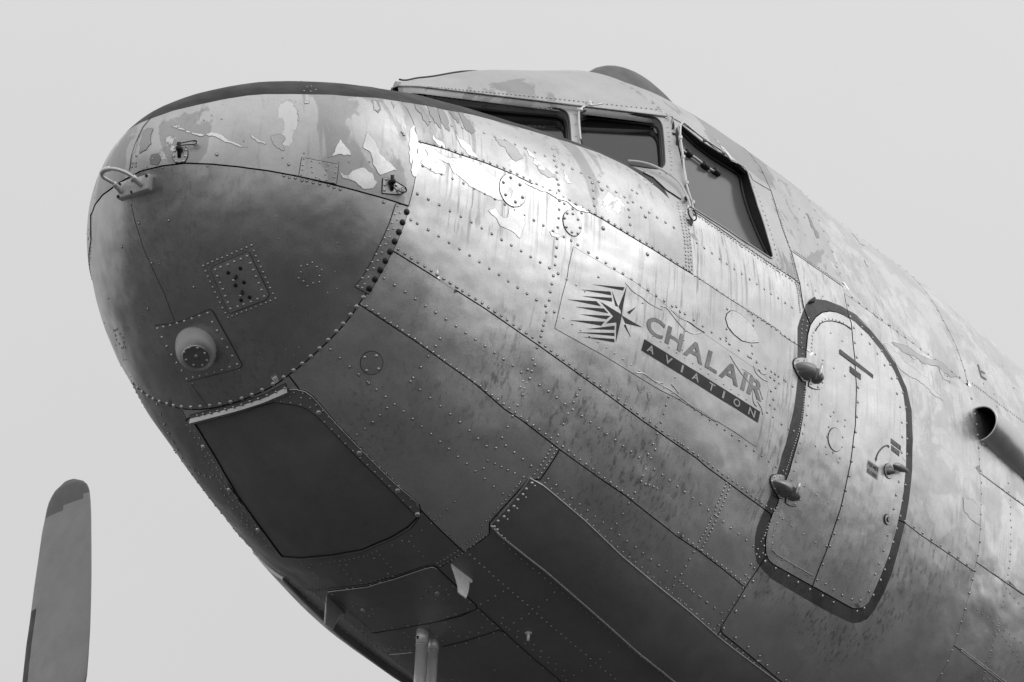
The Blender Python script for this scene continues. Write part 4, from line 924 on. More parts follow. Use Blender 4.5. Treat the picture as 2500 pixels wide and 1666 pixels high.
# anti-chafe trim on the leading edge of the light panel: folded angle strip
TR = [(740, 885), (1070, 800), (1240, 745), (1385, 672)]; TR2 = [(750, 925), (1080, 838), (1250, 782), (1412, 722)]; TRU = [(735, 868), (1070, 780), (1240, 725), (1378, 652)]
plate('edge_trim', Z(2, TRU+TR[::-1]), M['cap'], .004, PF); ef = []
A_ = dens(Z(2, TR), 10); B_ = dens(Z(2, TR2), 10); n_ = 16
def resamp(p, n):
    p = np.array(p); s = np.r_[0, np.cumsum(np.hypot(*np.diff(p, axis=0).T))]; t = np.linspace(0, s[-1], n); return np.stack([np.interp(t, s, p[:, 0]), np.interp(t, s, p[:, 1])], -1)
a3 = resamp(A_, n_); b3 = resamp(B_, n_); V = []; 
for i in range(n_):
    V += [on(*a3[i], .009), on(*(a3[i]*.45+b3[i]*.55), .022), on(*b3[i], .012), on(*b3[i], -.002), on(*a3[i], -.002)]
F = [(i*5+j, i*5+(j+1) % 5, (i+1)*5+(j+1) % 5, (i+1)*5+j) for i in range(n_-1) for j in range(5)]+[(0, 1, 2, 3, 4), tuple((n_-1)*5+j for j in range(5))]
fix(link('edge_trim', V, F, M['cap'], PF, smooth=False))
riv_on(2, [(790, 862), (829, 853), (878, 846), (927, 832), (979, 820), (1033, 805), (1088, 789), (1143, 766), (1200, 748), (1258, 725), (1318, 705), (1377, 678)], .005, .006, PF)

BARE = mat('bare_bright_metal', build=metal_builder(.80, .36, metal=.85)); DULL = mat('old_grey_paint_remains', build=metal_builder(.40, .5, metal=.5, grime=.4)); MIDP = mat('remaining_light_paint', build=metal_builder(.60, .5, metal=.5, grime=.4))
def ragged(p, amp=3.0, it=3):
    p = [np.array(a, float) for a in p]
    for q in range(it):
        o_ = []
        for i in range(len(p)):
            a, b = p[i], p[(i+1) % len(p)]; L = np.hypot(*(b-a)); o_ += [a, (a+b)/2+np.random.normal(0, min(amp, L*.10)/(1+q*.4), 2)]
        p = o_
    return p
def patch(k, pts_, m, h=.0009, amp=6):
    sc = ZO[k][2]; q = Z(k, ragged(pts_, amp)); return plate('wear_patch', q, m, h, step=4, grid=.025, sink=.002, flare=.0007)
for L in ([(350, 690), (400, 640), (380, 600), (420, 580), (470, 620), (560, 650), (640, 690), (645, 735), (560, 700), (470, 660), (520, 720), (510, 770), (450, 760), (400, 730)],
          [(530, 650), (640, 660), (760, 710), (880, 800), (900, 940), (840, 930), (760, 890), (680, 850), (620, 790), (560, 730)],
          [(800, 1010), (850, 995), (880, 1040), (930, 1060), (945, 1000), (1000, 985), (1055, 1010), (1055, 1100), (1020, 1200), (990, 1170), (920, 1130), (870, 1090)],
          [(1060, 590), (1110, 640), (1150, 680), (1190, 730), (1170, 745), (1110, 690), (1080, 640)], [(1310, 740), (1340, 780), (1370, 830), (1340, 825), (1320, 790)],
          [(1050, 820), (1120, 835), (1200, 870), (1300, 910), (1400, 980), (1490, 1020), (1400, 1000), (1260, 920), (1150, 870)],
          [(580, 470), (640, 540), (700, 620), (740, 660), (680, 640), (620, 570)], [(430, 500), (500, 560), (480, 575), (440, 540)], [(1215, 1155), (1260, 1170), (1305, 1185), (1270, 1195), (1230, 1180)], [(275, 470), (300, 440), (320, 520), (310, 640), (280, 700), (270, 600)]):
    patch(3, L, BARE)
for L in ([(305, 300), (345, 310), (370, 360), (400, 400), (395, 445), (360, 400), (330, 350)], [(390, 315), (420, 320), (470, 380), (485, 460), (440, 420), (410, 370)], [(455, 325), (490, 330), (530, 400), (540, 480), (505, 440), (475, 380)],
          [(535, 340), (560, 345), (600, 400), (605, 425), (570, 390)], [(600, 350), (630, 355), (680, 420), (715, 480), (690, 500), (650, 470), (620, 400)], [(20, 275), (60, 280), (75, 340), (60, 360), (30, 320)],
          [(850, 530), (930, 545), (1000, 600), (1040, 660), (990, 680), (930, 620), (880, 570)], [(1110, 650), (1160, 700), (1230, 760), (1270, 800), (1215, 790), (1150, 740)]):
    patch(3, L, DULL if L[0][0] < 700 else MIDP)
for L in ([(600, 365), (680, 378), (760, 408), (840, 420), (900, 408), (960, 430), (1030, 470), (1110, 495), (1120, 502), (1030, 485), (940, 450), (880, 428), (800, 432), (740, 405), (660, 385)], [(1140, 418), (1190, 450), (1243, 470), (1240, 485), (1180, 462)],
          [(1700, 545), (1745, 450), (1780, 500), (1815, 560), (1740, 550), (1660, 570)], [(1895, 505), (1930, 400), (1990, 500), (2050, 590), (2120, 660), (2080, 665), (2010, 690), (1960, 600), (1950, 550)],
          [(1830, 660), (1900, 640), (1960, 680), (1990, 740), (1960, 780), (1890, 780), (1850, 740), (1790, 710)], [(2215, 470), (2240, 440), (2262, 560), (2255, 700), (2225, 690), (2230, 580)], [(1740, 670), (1790, 690), (1830, 730), (1760, 710)]):
    patch(1, L, BARE, .0012)
for L in ([(420, 400), (450, 378), (487, 380), (470, 450), (440, 520), (395, 545), (400, 480)], [(475, 555), (520, 545), (540, 580), (520, 620), (470, 615)], [(1275, 430), (1330, 415), (1375, 440), (1350, 480), (1370, 525), (1320, 510), (1290, 470)], [(1500, 200), (1535, 195), (1530, 215), (1505, 215)], [(1955, 195), (1985, 200), (2010, 250), (1985, 265), (1965, 230)], [(2085, 200), (2110, 220), (2100, 250)], [(1525, 585), (1575, 590), (1570, 640), (1545, 625)]):
    patch(1, L, MIDP if L[0][0] > 600 else DULL, .0011)
for L in ([(1010, 180), (1060, 260), (1100, 330), (1095, 345), (1040, 270), (1005, 200)],):
    patch(5, [(1005, 757), (1020, 760), (1060, 840), (1100, 920), (1085, 922), (1045, 850)], DULL)
for L in ([(395, 255), (420, 265), (470, 320), (530, 390), (545, 420), (500, 380), (440, 310)], [(1320, 885), (1360, 920), (1415, 975), (1380, 955)], [(1405, 1070), (1440, 1100), (1430, 1115)]): patch(5, L, BARE)
for L in ([(1390, 250), (1460, 290), (1540, 380), (1620, 430), (1700, 480), (1740, 560), (1800, 640), (1740, 600), (1660, 520), (1570, 470), (1480, 390)], [(1560, 310), (1620, 350), (1600, 360)], [(1770, 400), (1800, 440), (1840, 480), (1850, 520), (1800, 490)], [(1930, 1290), (2000, 1300), (2050, 1380), (2050, 1480), (1990, 1440), (1940, 1380)]): patch(6, L, BARE)
for L in ([(1390, 250), (1480, 270), (1600, 340), (1700, 370), (1750, 400), (1830, 480), (1800, 490), (1700, 410), (1600, 390), (1480, 320)],): patch(6, [(a_+60, b_-8) for a_, b_ in L], MIDP)
for L in ([(1955, 805), (1975, 850), (2000, 810), (2000, 830), (1980, 858), (1965, 845)], [(2020, 855), (2040, 860), (2035, 910), (2022, 890)]): patch(4, L, BARE)
tube('sealing_bead', [on(*p, .009) for p in dens(Z(2, [(1405, 690), (1450, 690), (1510, 705), (1560, 740), (1600, 785), (1700, 900), (1900, 1110), (2100, 1310), (2250, 1440), (2280, 1490)]), 8)], .0022, M['rivet'], PF, 6)
HB = COMP_OBJ.get(comp[face_px(960, 1460)], root)
tube('sealing_bead', [on(*p, .007) for p in dens(HT[:6], 8)], .0022, M['rivet'], HB, 6)
tube('door_arc_seam', [on(*p, .008) for p in dens(Z(6, [(935, 165), (948, 140), (975, 110), (1010, 97), (1050, 96), (1100, 108), (1140, 127), (1176, 155)]), 5)], .0018, M['seal'], door, 5)
tube('door_arc_seam', [on(*p, .008) for p in dens(Z(7, [(648, 655), (660, 672), (700, 700), (800, 760), (925, 832)]), 5)], .0018, M['rivet'], door, 5)
tube('belly_seam', [on(*p, .003) for p in dens(Z(8, [(742, 1045), (900, 1190), (1100, 1375), (1300, 1545)]), 10)], .002, M['seal'], root, 5)
tube('belly_seam', [on(*p, .003) for p in dens(Z(8, [(22, 1212), (200, 1190), (450, 1140), (620, 1100), (735, 1050)]), 10)], .002, M['seal'], root, 5)
tube('belly_seam', [on(*p, .003) for p in dens(Z(8, [(500, 1308), (650, 1270), (880, 1196), (910, 1205)]), 10)], .002, M['seal'], root, 5)
tube('belly_seam', [on(*p, .003) for p in dens(Z(8, [(140, 1360), (220, 1352), (300, 1345)]), 10)], .002, M['rivet'], root, 5)

tube('panel_crease', [on(*p, .008) for p in dens(Z(1, [(480, 300), (420, 370), (370, 480), (345, 560), (332, 655)]), 8)], .0012, M['seal'], root, 5)
tube('panel_crease', [on(*p, .004) for p in dens(Z(1, [(338, 880), (365, 1000), (430, 1200), (560, 1480)])+Z(2, [(632, 225)]), 8)], .0010, M['seal'], cap_o, 5)
tube('panel_crease', [on(*p, .004) for p in dens(Z(2, [(735, 650), (850, 808)]), 8)], .0010, M['seal'], cap_o, 5)

# long fairing strips along the belly (port one seen, starboard one mirrored)
FA = Z(8, [(1085, 168), (1115, 170), (1250, 280), (1450, 450), (1700, 690), (1950, 900), (2150, 1060), (2352, 1235)]); FBt = Z(8, [(820, 478), (822, 497), (900, 560), (1200, 790), (1500, 1050), (1800, 1320), (2090, 1550)])
ha = hits(dens(FA, 10)); hb = hits(dens(FBt, 10))
def extend(h, xe=6.1):
    e = h[-1]; sl_ = (h[-1, 1]-h[-12, 1])/(h[-1, 0]-h[-12, 0]); return np.vstack([h, [[e[0]+(xe-e[0])*q, e[1]+sl_*(xe-e[0])*q] for q in np.linspace(.03, 1, 40)]])
ha = extend(ha); hb = extend(hb)
def rs(h, X):
    return np.interp(X, h[:, 0], h[:, 1])
def fairing(sgn):
    n1, n2 = 70, 12; a0, b0_ = ha[0], hb[0]; V = []; F = []; top_e = []
    for i in range(n1+1):
        t = i/n1; xa = a0[0]+(6.05-a0[0])*t; xb = b0_[0]+(6.05-b0_[0])*t
        ta = rs(ha[np.argsort(ha[:, 0])], xa); tb = rs(hb[np.argsort(hb[:, 0])], xb)
        for j in range(n2+1):
            s_ = j/n2; xx = xa*(1-s_)+xb*s_; th = ta*(1-s_)+tb*s_
            prof = .010+.010*math.sin(math.pi*s_)**.8+.014*s_
            front = min(1, .35+t*6)
            P_ = pos(np.array([xx]), np.array([th*sgn]), np.array([.004+prof*front]))[0]; V.append(P_)
    nb = len(V)
    for i in range(n1):
        for j in range(n2): a = i*(n2+1)+j; F.append((a, a+1, a+n2+2, a+n2+1))
    SM = [True]*len(F)
    ring = [i*(n2+1) for i in range(n1+1)]+[n1*(n2+1)+j for j in range(1, n2+1)]+[i*(n2+1)+n2 for i in range(n1-1, -1, -1)]+[j for j in range(n2-1, 0, -1)]
    b = len(V); V += [V[i] for i in ring]; c_ = len(V)
    for i in ring:
        P_ = np.array(V[i]); d = P_-np.array([P_[0], 0, .15]); d /= np.linalg.norm(d); V.append(P_-d*.06)
    for k in range(len(ring)): F.append((b+k, b+(k+1) % len(ring), c_+(k+1) % len(ring), c_+k)); SM.append(False)
    o = link('belly_fairing', V, F, M['fair'], root, SM, label='long flat fairing strip along the %s side of the belly' % ('port' if sgn > 0 else 'starboard'))
    fix(o)
    r_ = [V[i] for i in [k*(n2+1) for k in range(n1+1)]]; q_ = [V[i] for i in [k*(n2+1)+n2 for k in range(n1+1)]]
    tube('sealing_bead', r_, .0035, M['rivet'], o, 6); tube('sealing_bead', q_, .0045, M['rivet'], o, 6)
    return o
fo = fairing(1); fairing(-1)
riv_on(8, [(1085, 190), (1048, 228), (1026, 265), (993, 300), (967, 343), (931, 373), (902, 410), (863, 440), (838, 477), (858, 497)], .0065, .022, fo)
riv_on(8, [(1105, 208), (1046, 285), (988, 357), (925, 428), (888, 535), (909, 553)], .0045, .022, fo)

# ------------------------------------------------------------------ cockpit: windshield, posts, roof front
Aw = plane_pt(975, 226, (0, 1, 0), (0, 0, 0)); Bx = hits([(1640, 291)])[0]; Bw = surf(*Bx); Cx = hits([(1687, 512)])[0]; Cw = surf(*Cx)
nw = np.cross(Bw-Aw, Cw-Aw); nw /= np.linalg.norm(nw); nw = -nw if nw[0] > 0 else nw     # outward, forward-port
U1 = (Bw-Aw)/np.linalg.norm(Bw-Aw); V1 = np.cross(nw, U1)
def w2(px, py): P_ = plane_pt(px, py, nw, Aw); return ((P_-Aw)@U1, (P_-Aw)@V1)
def w3(uv, h=0.0): return Aw+U1*uv[0]+V1*uv[1]+nw*h
Dw = np.array([0, 0, .60]); Dw[0] = Aw[0]-((Dw[2]-Aw[2])*nw[2])/nw[0]
outer = [((P_-Aw)@U1, (P_-Aw)@V1) for P_ in (Aw, Bw, Cw, Cw+(Cw-Bw)*.12, Dw)]
pane1 = [w2(*p) for p in Z('G', [(290, 362), (350, 345), (800, 412), (1500, 492), (2160, 545), (2235, 572), (2275, 610), (2297, 680), (2312, 900)])+[(1395, 372), (1200, 312), (1020, 246)]]
pane2 = [w2(*p) for p in Z('W', [(148, 370), (165, 335), (210, 312), (290, 303), (870, 372), (940, 382), (990, 410), (1018, 455), (1032, 520), (1056, 850), (1050, 890), (1020, 925), (975, 940), (650, 893), (250, 800), (170, 700)])]
def facet(sgn):
    P2 = []; E2 = []; loops = [outer, pane1, pane2]
    for L in loops:
        b = len(P2); n = len(L); P2 += [tuple(map(float, p)) for p in L]; E2 += [(b+i, b+(i+1) % n) for i in range(n)]
    v, e_, f_, _, _, _ = delaunay_2d_cdt([Vector(p) for p in P2], E2, [], 0, 1e-7, True)
    uv = [tuple(q) for q in v]; keep = []
    for t in f_:
        c_ = np.mean([uv[i] for i in t], 0)
        if inpoly(c_, outer) and not inpoly(c_, pane1) and not inpoly(c_, pane2): keep.append(t)
    my = lambda P_: (P_[0], P_[1]*sgn, P_[2])
    V = [my(w3(q, .004)) for q in uv]; F = [tuple(t) for t in keep]; cnt = {}
    for t in keep:
        for i in range(3): a, b = t[i], t[(i+1) % 3]; cnt.setdefault((min(a, b), max(a, b)), []).append((a, b))
    for l in cnt.values():
        if len(l) == 1:
            a, b = l[0]; k = len(V); V += [my(w3(uv[a], .004)), my(w3(uv[b], .004)), my(w3(uv[b], -.05)), my(w3(uv[a], -.05))]; F.append((k, k+1, k+2, k+3))
    o = fix(link('windshield_frame', V, F, M['roof'], root, smooth=False))
    for L, nm in ((pane1, 'front'), (pane2, 'side')):
        c_ = np.mean(L, 0); Lr = round_poly(L, it=1)
        big = [c_+(np.array(p)-c_)*1.03+(np.array(p)-c_)/np.linalg.norm(np.array(p)-c_)*.02 for p in L]
        V = [my(w3(p, -.042)) for p in big]+[my(w3(p, -.05)) for p in big]; n = len(big)
        F = [tuple(range(n)), tuple(range(2*n-1, n-1, -1))]+[(i, (i+1) % n, n+(i+1) % n, n+i) for i in range(n)]
        fix(link('pane', V, F, M['glass'], o, smooth=False))
        inn = [w3(c_+(np.array(p)-c_)*.985, -.036) for p in Lr]; tube('rubber_seal', [my(p) for p in inn], .0075, M['rubber'], o, 6, closed=True)
        inn = [w3(p, .003) for p in Lr]; tube('rubber_seal', [my(p) for p in inn], .0045, M['rubber'], o, 6, closed=True)
    return o
wf = facet(1); facet(-1)
def wp(px, py, h=.004): P_ = plane_pt(px, py, nw, Aw); return P_+nw*h
def wriv(k, p, r, parent, h=.004):
    V = []; F = []; K = 7; n_ = Vector(nw); u = n_.orthogonal().normalized(); w = n_.cross(u)
    for px, py in Z(k, p):
        P0 = Vector(wp(px, py, h)); b = len(V)
        for q, z_ in ((1.0, -.2), (.9, .35), (.5, .62)):
            for i in range(K):
                a = 2*math.pi*i/K; V.append(P0+(u*math.cos(a)+w*math.sin(a))*r*q+n_*r*z_)
        for a in range(2):
            for i in range(K): F.append((b+a*K+i, b+a*K+(i+1) % K, b+(a+1)*K+(i+1) % K, b+(a+1)*K+i))
        F.append(tuple(b+2*K+i for i in range(K)))
    link('rivets', V, F, M['rivet'], parent, kind='stuff')
wriv('W', [(85, 305), (95, 355), (105, 458), (110, 585), (1070, 400), (1085, 492), (1093, 545), (1098, 592), (1102, 640), (1107, 688), (1115, 732), (1120, 770), (1123, 812), (1128, 855), (1130, 897), (1127, 943), (1127, 990), (1070, 985), (830, 968), (915, 975), (1005, 978), (1105, 720), (1105, 745)], .0055, wf)
wriv('W', [(300+i*46, 292+i*3.4) for i in range(17)], .004, wf); wriv('G', [(230, 322), (300, 330)]+[(400+i*62, 372+i*6.6) for i in range(28)], .0038, wf)
# roof forward of the side brow: ridge between the two windshield facets
xb_, zb_ = Bw[0], Bw[2]; thB = Bx[1]
tt = np.linspace(-thB, thB, 41); tem = surf(np.full(41, xb_), tt); ztc = tem[20, 2]
CX = [Aw[0]-.03, 1.47, 1.53, 1.62, 1.85, 2.15, xb_]; CZ = [Aw[2]+.03, 1.122, 1.165, 1.225, 1.385, 1.548, ztc]; fC = spl(CX, CZ)
V = []; NR_ = 34
xs_ = [Aw[0]-.03+(xb_-Aw[0]+.03)*(i/(NR_-1))**1.3 for i in range(NR_)]
for xx in xs_:
    f = (xx-xs_[0])/(xb_-xs_[0]); yb = -Bw[1]*f+.004+.035*(1-f)*min(1, f*12+.3); zb = Aw[2]+(zb_-Aw[2])*f; crown = float(fC(xx))
    for p in tem:
        g = (p[2]-zb_)/(ztc-zb_); V.append((xx, p[1]/abs(Bw[1])*yb, zb+.006+g*(crown-zb)+.004))
F = [(i*41+j, i*41+j+1, (i+1)*41+j+1, (i+1)*41+j) for i in range(NR_-1) for j in range(40)]
F.append(tuple(range(41)))
b = len(V)
for i in range(NR_): V.append((V[i*41][0]+.01, V[i*41][1]*.97, V[i*41][2]-.03)); V.append((V[i*41+40][0]+.01, V[i*41+40][1]*.97, V[i*41+40][2]-.03))
for i in range(NR_-1): F.append((i*41, (i+1)*41, b+2*(i+1), b+2*i)); F.append((i*41+40, (i+1)*41+40, b+2*(i+1)+1, b+2*i+1))
rf = fix(link('roof_front', V, F, M['roof'], root, label='ridged cockpit roof skin above the windshield'))
tube('drip_rail', [V[i*41+40] for i in range(NR_)], .005, M['roof'], rf, 6); tube('drip_rail', [V[i*41] for i in range(NR_)], .005, M['roof'], rf, 6)
rr_v = []; rr_f = []
for side in (40, 0):
    for i in range(1, NR_*2-2):
        ia = i/2; i0 = int(ia); fr = ia-i0
        j = side-1 if side else 1
        Pa = Vector(V[i0*41+j])*(1-fr)+Vector(V[min(i0+1, NR_-1)*41+j])*fr
        g = tube_geo([Pa, Pa+Vector((-.3, -.8 if side else .8, .4)).normalized()*.004], .004, 6); o_ = len(rr_v); rr_v += g[0]; rr_f += [tuple(q+o_ for q in f) for f in g[1]]
link('rivets', rr_v, rr_f, M['rivet'], rf, kind='stuff')
tube('roof_seam', [(xx, -.012-.0*xx, float(fC(xx))+.0165) for xx in xs_[1:]], .004, M['rubber'], rf, 6)
# side windows (sliding pane in a deep reveal)
w3h = hits(dens(W3, 10, True)); NNc = normal(w3h[:, 0], w3h[:, 1]).mean(0); NNc /= np.linalg.norm(NNc)
def side_window(sgn):
    th = w3h[:, 1]*sgn; Po = pos(w3h[:, 0], th, np.full(len(th), .003)); c_ = Po.mean(0); n = len(Po); n_ = np.linalg.svd(Po-c_)[2][2]; n_ = n_*(1 if n_[1]*sgn < 0 else -1)
    # flat pane set back
    Pin = np.array([p-n_*((p-c_)@n_) for p in Po])
    lo_, hi_ = Po+0, Pin-n_*.048
    V = [tuple(p) for p in lo_]+[tuple(p) for p in hi_]; F = [(i, (i+1) % n, n+(i+1) % n, n+i) for i in range(n)]
    fr = fix(link('window_reveal', V, F, M['rubber'], root, smooth=False, label='deep black reveal of the side window'))
    big = [c_+(p-c_)*1.04-n_*0 for p in Pin]; V = [tuple(p-n_*.040) for p in big]+[tuple(p-n_*.049) for p in big]
    F = [tuple(range(n)), tuple(range(2*n-1, n-1, -1))]+[(i, (i+1) % n, n+(i+1) % n, n+i) for i in range(n)]
    fix(link('pane', V, F, M['glass_side'], fr, smooth=False))
    tube('rubber_seal', [tuple(p-n_*.036) for p in [c_+(q-c_)*.985 for q in Pin]], .008, M['rubber'], fr, 6, closed=True)
    tube('window_trim', [tuple(p+n_*.002) for p in Po], .0042, M['roof'], fr, 6, closed=True)
    return fr, n_, c_
sw, swn, swc = side_window(1); side_window(-1)
def sp(px, py, h=0): 
    P_ = plane_pt(px, py, swn, swc); return P_+swn*h
# tubing round the windows
def wtube(name, k, p, h, r, m='pipe', parent=None, fn=None):
    return tube(name, spline_pts([fn(*q, h) for q in Z(k, p)], 5), r, M[m], parent or root, 8)
wtube('fluid_pipe', 'S', [(38, 185), (38, 140), (42, 95), (55, 82), (75, 88), (200, 188), (330, 275), (365, 300), (405, 352)], .02, .0042, fn=sp)
wtube('fluid_pipe', 'S', [(38, 185), (48, 250), (58, 330), (62, 400), (80, 510), (95, 570), (118, 640), (128, 690), (140, 735)], .02, .0046, fn=sp, parent=sw)
wtube('fluid_pipe', 'W', [(655, 892), (780, 905), (900, 935), (1010, 985), (1100, 1040), (1175, 1100), (1225, 1160), (1270, 1250), (1305, 1330), (1318, 1385)], .024, .0046, fn=wp)
wtube('fluid_pipe', 'W', [(153, 660), (143, 560), (135, 450), (137, 360), (170, 320), (230, 295), (310, 290), (390, 275)], .02, .0052, fn=wp)
for q in ((240, 275, 1), (250, 300, 1), (142, 350, 1)):
    P_ = wp(*Z('W', [q[:2]])[0], .022); tube('pipe_clamp', [P_-U1*.012, P_+U1*.012], .011, M['pipe'], wf, 8)
for q in ((38, 190), (58, 328), (82, 512), (210, 195), (345, 285), (125, 650)):
    P_ = sp(*Z('S', [q])[0], .02); tube('pipe_clamp', [P_-np.array([0, 0, .011]), P_+np.array([0, 0, .011])], .009, M['pipe'], sw, 8)
wtube('wiper_rail', 'S', [(62, 185), (130, 235), (200, 275), (290, 345), (355, 382)], -.03, .006, fn=sp, parent=sw)
for q in ((152, 245), (272, 335), (350, 378)):
    P_ = sp(*Z('S', [q])[0], -.03); tube('rail_bracket', [P_-np.array([.018, 0, 0]), P_+np.array([.018, 0, 0])], .015, M['rubber'], sw, 8)
tube('pipe_loop', spline_pts([on(*q, .02) for q in Z('S', [(95, 690), (100, 730), (125, 765), (148, 755), (145, 715), (130, 690)])], 4), .0035, M['rubber'], root, 6)
# curved gutter where the cockpit meets the side skin
plate('sill_fairing', Z('W', [(820, 985), (900, 985), (1010, 1030), (1100, 1090), (1180, 1140), (1215, 1190), (1220, 1260), (1150, 1215), (1060, 1165), (1000, 1110), (920, 1035)]), M['roof'], .006)

# ------------------------------------------------------------------ fairing on the roof behind the cockpit
V = []; F = []; na, nb_ = 26, 20
for i in range(na+1):
    t = i/na; xx = 2.72+1.68*t; prof = (math.sin(math.pi*min(1, t**.70)))**.8 if 0 < t < 1 else 0
    for j in range(nb_+1):
        a = math.pi*j/nb_; V.append((xx, .17*prof*math.cos(a)*-1+.02, 1.70+.495*prof*math.sin(a)))
F = [(i*(nb_+1)+j, i*(nb_+1)+j+1, (i+1)*(nb_+1)+j+1, (i+1)*(nb_+1)+j) for i in range(na) for j in range(nb_)]
hump = fix(link('antenna_fairing', V, F, M['hump'], root, label='dark teardrop antenna fairing on the roof'))

# ------------------------------------------------------------------ lamp fairing under the nose
vd = -fw
cap_c = on(*Z(2, [(775, 476)])[0]) ; t_ = depth_of(cap_c); cpx = Z(2, [(772, 474)])[0]
cc = at_depth(cpx[0], cpx[1], t_-.085); ax = vd*.80-CU*.56-CR*.02; ax /= np.linalg.norm(ax)
e1 = CR-ax*(CR@ax); e1 /= np.linalg.norm(e1); e2 = np.cross(ax, e1); rad = 90/2.7682/FPX*(t_-.085)
nseg = 36; basepx = ell(2, 776, 405, 150, 125, math.radians(42), nseg)
base3 = [on(*p, .005) for p in basepx]
capr = [cc+rad*(e1*math.cos(2*math.pi*i/nseg)*1+e2*math.sin(2*math.pi*i/nseg)) for i in range(nseg)]
k0 = min(range(nseg), key=lambda k: np.hypot(*(proj(capr[k])-proj(cc)-(np.array(basepx[0])-np.array(Z(2, [(776, 405)])[0]))*.6)))
sg = 1 if np.cross(proj(capr[1])-proj(cc), proj(capr[2])-proj(cc)) * np.cross(np.array(basepx[1])-np.mean(basepx, 0), np.array(basepx[2])-np.mean(basepx, 0)) > 0 else -1
V = []
for s_ in np.linspace(0, 1, 9):
    for i in range(nseg):
        a = np.array(base3[i]); b = np.array(capr[(k0+sg*i) % nseg]); sw_ = math.sin(s_*math.pi/2); u_ = 1-math.cos(s_*math.pi/2)
        out_ = a*(1-s_)+b*s_+ax*.018*math.sin(math.pi*s_)+(a-np.mean(base3, 0))*.10*math.sin(math.pi*s_)
        V.append(out_)
F = [(r_*nseg+i, r_*nseg+(i+1) % nseg, (r_+1)*nseg+(i+1) % nseg, (r_+1)*nseg+i) for r_ in range(8) for i in range(nseg)]
lamp = fix(link('lamp_fairing', V, F, M['fin_grey'], root, label='bulged pale lamp fairing under the nose'))
V = [cc+(p-cc)*.97+ax*.004 for p in capr]+[cc+(p-cc)*.97-ax*.01 for p in capr]; F = [tuple(range(nseg))]+[(i, (i+1) % nseg, nseg+(i+1) % nseg, nseg+i) for i in range(nseg)]
lc = fix(link('lamp_cap', V, F, M['dark_panel'], lamp, smooth=False))
tube('cap_rim', capr, .0022, M['rivet'], lamp, 6, closed=True)
for i, (px, py) in enumerate(Z(2, [(724, 413), (782, 415), (830, 450), (845, 498), (815, 531), (756, 529), (706, 493), (692, 443), (772, 470)])):
    P_ = plane_pt(px, py, ax, cc+ax*.004); tube('cap_screw', [P_-ax*.002, P_+ax*.003, P_+ax*.005], [.0052, .0052, .003] if i < 8 else [.0085, .0085, .008], M['rivet'] if i < 8 else M['rivet_dark'], lamp, 8 if i < 8 else 6)

# ------------------------------------------------------------------ tow handle on the nose tip
NP = Z('N', [(900, 870), (1885, 575), (1840, 1055), (850, 1385)]); offp = np.array([10.5, 8.0])
tb = [depth_of(on(*(np.array(p)+offp))) for p in NP]; tbm = float(np.mean(tb))
topq = [at_depth(p[0], p[1], t-.055) for p, t in zip(NP, tb)]; botq = [on(*(np.array(p)+offp), -.004) for p in NP]
nn_ = np.cross(topq[1]-topq[0], topq[3]-topq[0]); nn_ /= np.linalg.norm(nn_)
if nn_@vd < 0: nn_ = -nn_
hb_ = fix(link('handle_base', [*topq, *botq], [(0, 1, 2, 3), (4, 5, 6, 7), (0, 1, 5, 4), (1, 2, 6, 5), (2, 3, 7, 6), (3, 0, 4, 7)], M['fin'], root, smooth=False, label='grey block carrying the nose handle'))
bv_ = hb_.modifiers.new('bevel', 'BEVEL'); bv_.width = .004; bv_.segments = 2
ctr_ = np.mean(topq, 0)
def hpt(x_, y_, h): P_ = plane_pt(*Z('N', [(x_, y_)])[0], nn_, ctr_); return P_+nn_*0 if h == 0 else at_depth(*Z('N', [(x_, y_)])[0], depth_of(P_)-h)
path = [hpt(985, 1150, .0), hpt(880, 1020, .02), hpt(720, 870, .045), hpt(560, 780, .065), hpt(420, 690, .08), hpt(372, 590, .085), hpt(420, 490, .085), hpt(560, 432, .08), hpt(800, 435, .07), hpt(1080, 520, .055), hpt(1350, 680, .035), hpt(1520, 830, .015), hpt(1640, 930, 0)]
tube('handle', spline_pts(path, 6), .0068, M['pipe'], root, 12, label='bent tube handle on the nose tip')
hs = spline_pts(path, 6)
tube('handle_sleeve', hs[:12], .0105, M['pipe'], root, 12); tube('handle_sleeve', hs[-13:], .0115, M['pipe'], root, 12); tube('handle_grip', hs[31:45], .0098, M['pipe'], root, 12)
for q in ((1795, 645), (1355, 795), (940, 915), (1765, 1005), (1325, 1165), (890, 1310)):
    P_ = hpt(*q, 0); tube('block_screw', [P_-nn_*.001, P_+nn_*.002], .006, M['hole'], hb_, 8)
# ------------------------------------------------------------------ latches with safety pins
def latch(k, cx, cy, plate_pts, post, pin, ringc, ringr, label):
    b = plate('latch', Z(k, plate_pts), M['cap'], .005, label=label)
    P0 = on(*Z(k, [post])[0], .01); n_ = nrm(*Z(k, [post])[0]); up_ = CU*.6+n_*.6; up_ /= np.linalg.norm(up_)
    tube('latch_post', [P0-n_*.012, P0+n_*.022, P0+n_*.028], [.013, .011, .006], M['hole'], b, 10); tube('latch_post', [P0+n_*.01-CU*.03, P0+n_*.014+CU*.025], .007, M['hole'], b, 8)
    tube('safety_pin', spline_pts([on(*q, .028) for q in Z(k, pin)], 4), .0022, M['hole'], b, 6)
    tube('pin_ring', [on(*q, .02) for q in ell(k, *ringc, ringr, ringr*.9, 0, 18)], .0026, M['rivet_dark'], b, 6, closed=True)
    return b
l1 = latch(1, 668, 555, [(640, 510), (700, 500), (718, 530), (718, 565), (700, 600), (640, 608), (620, 580), (618, 545)], (667, 525), [(650, 500), (700, 490), (770, 478), (788, 485), (775, 500), (700, 505), (660, 512)], (772, 488), 15, 'round latch plate with dark post and safety pin')
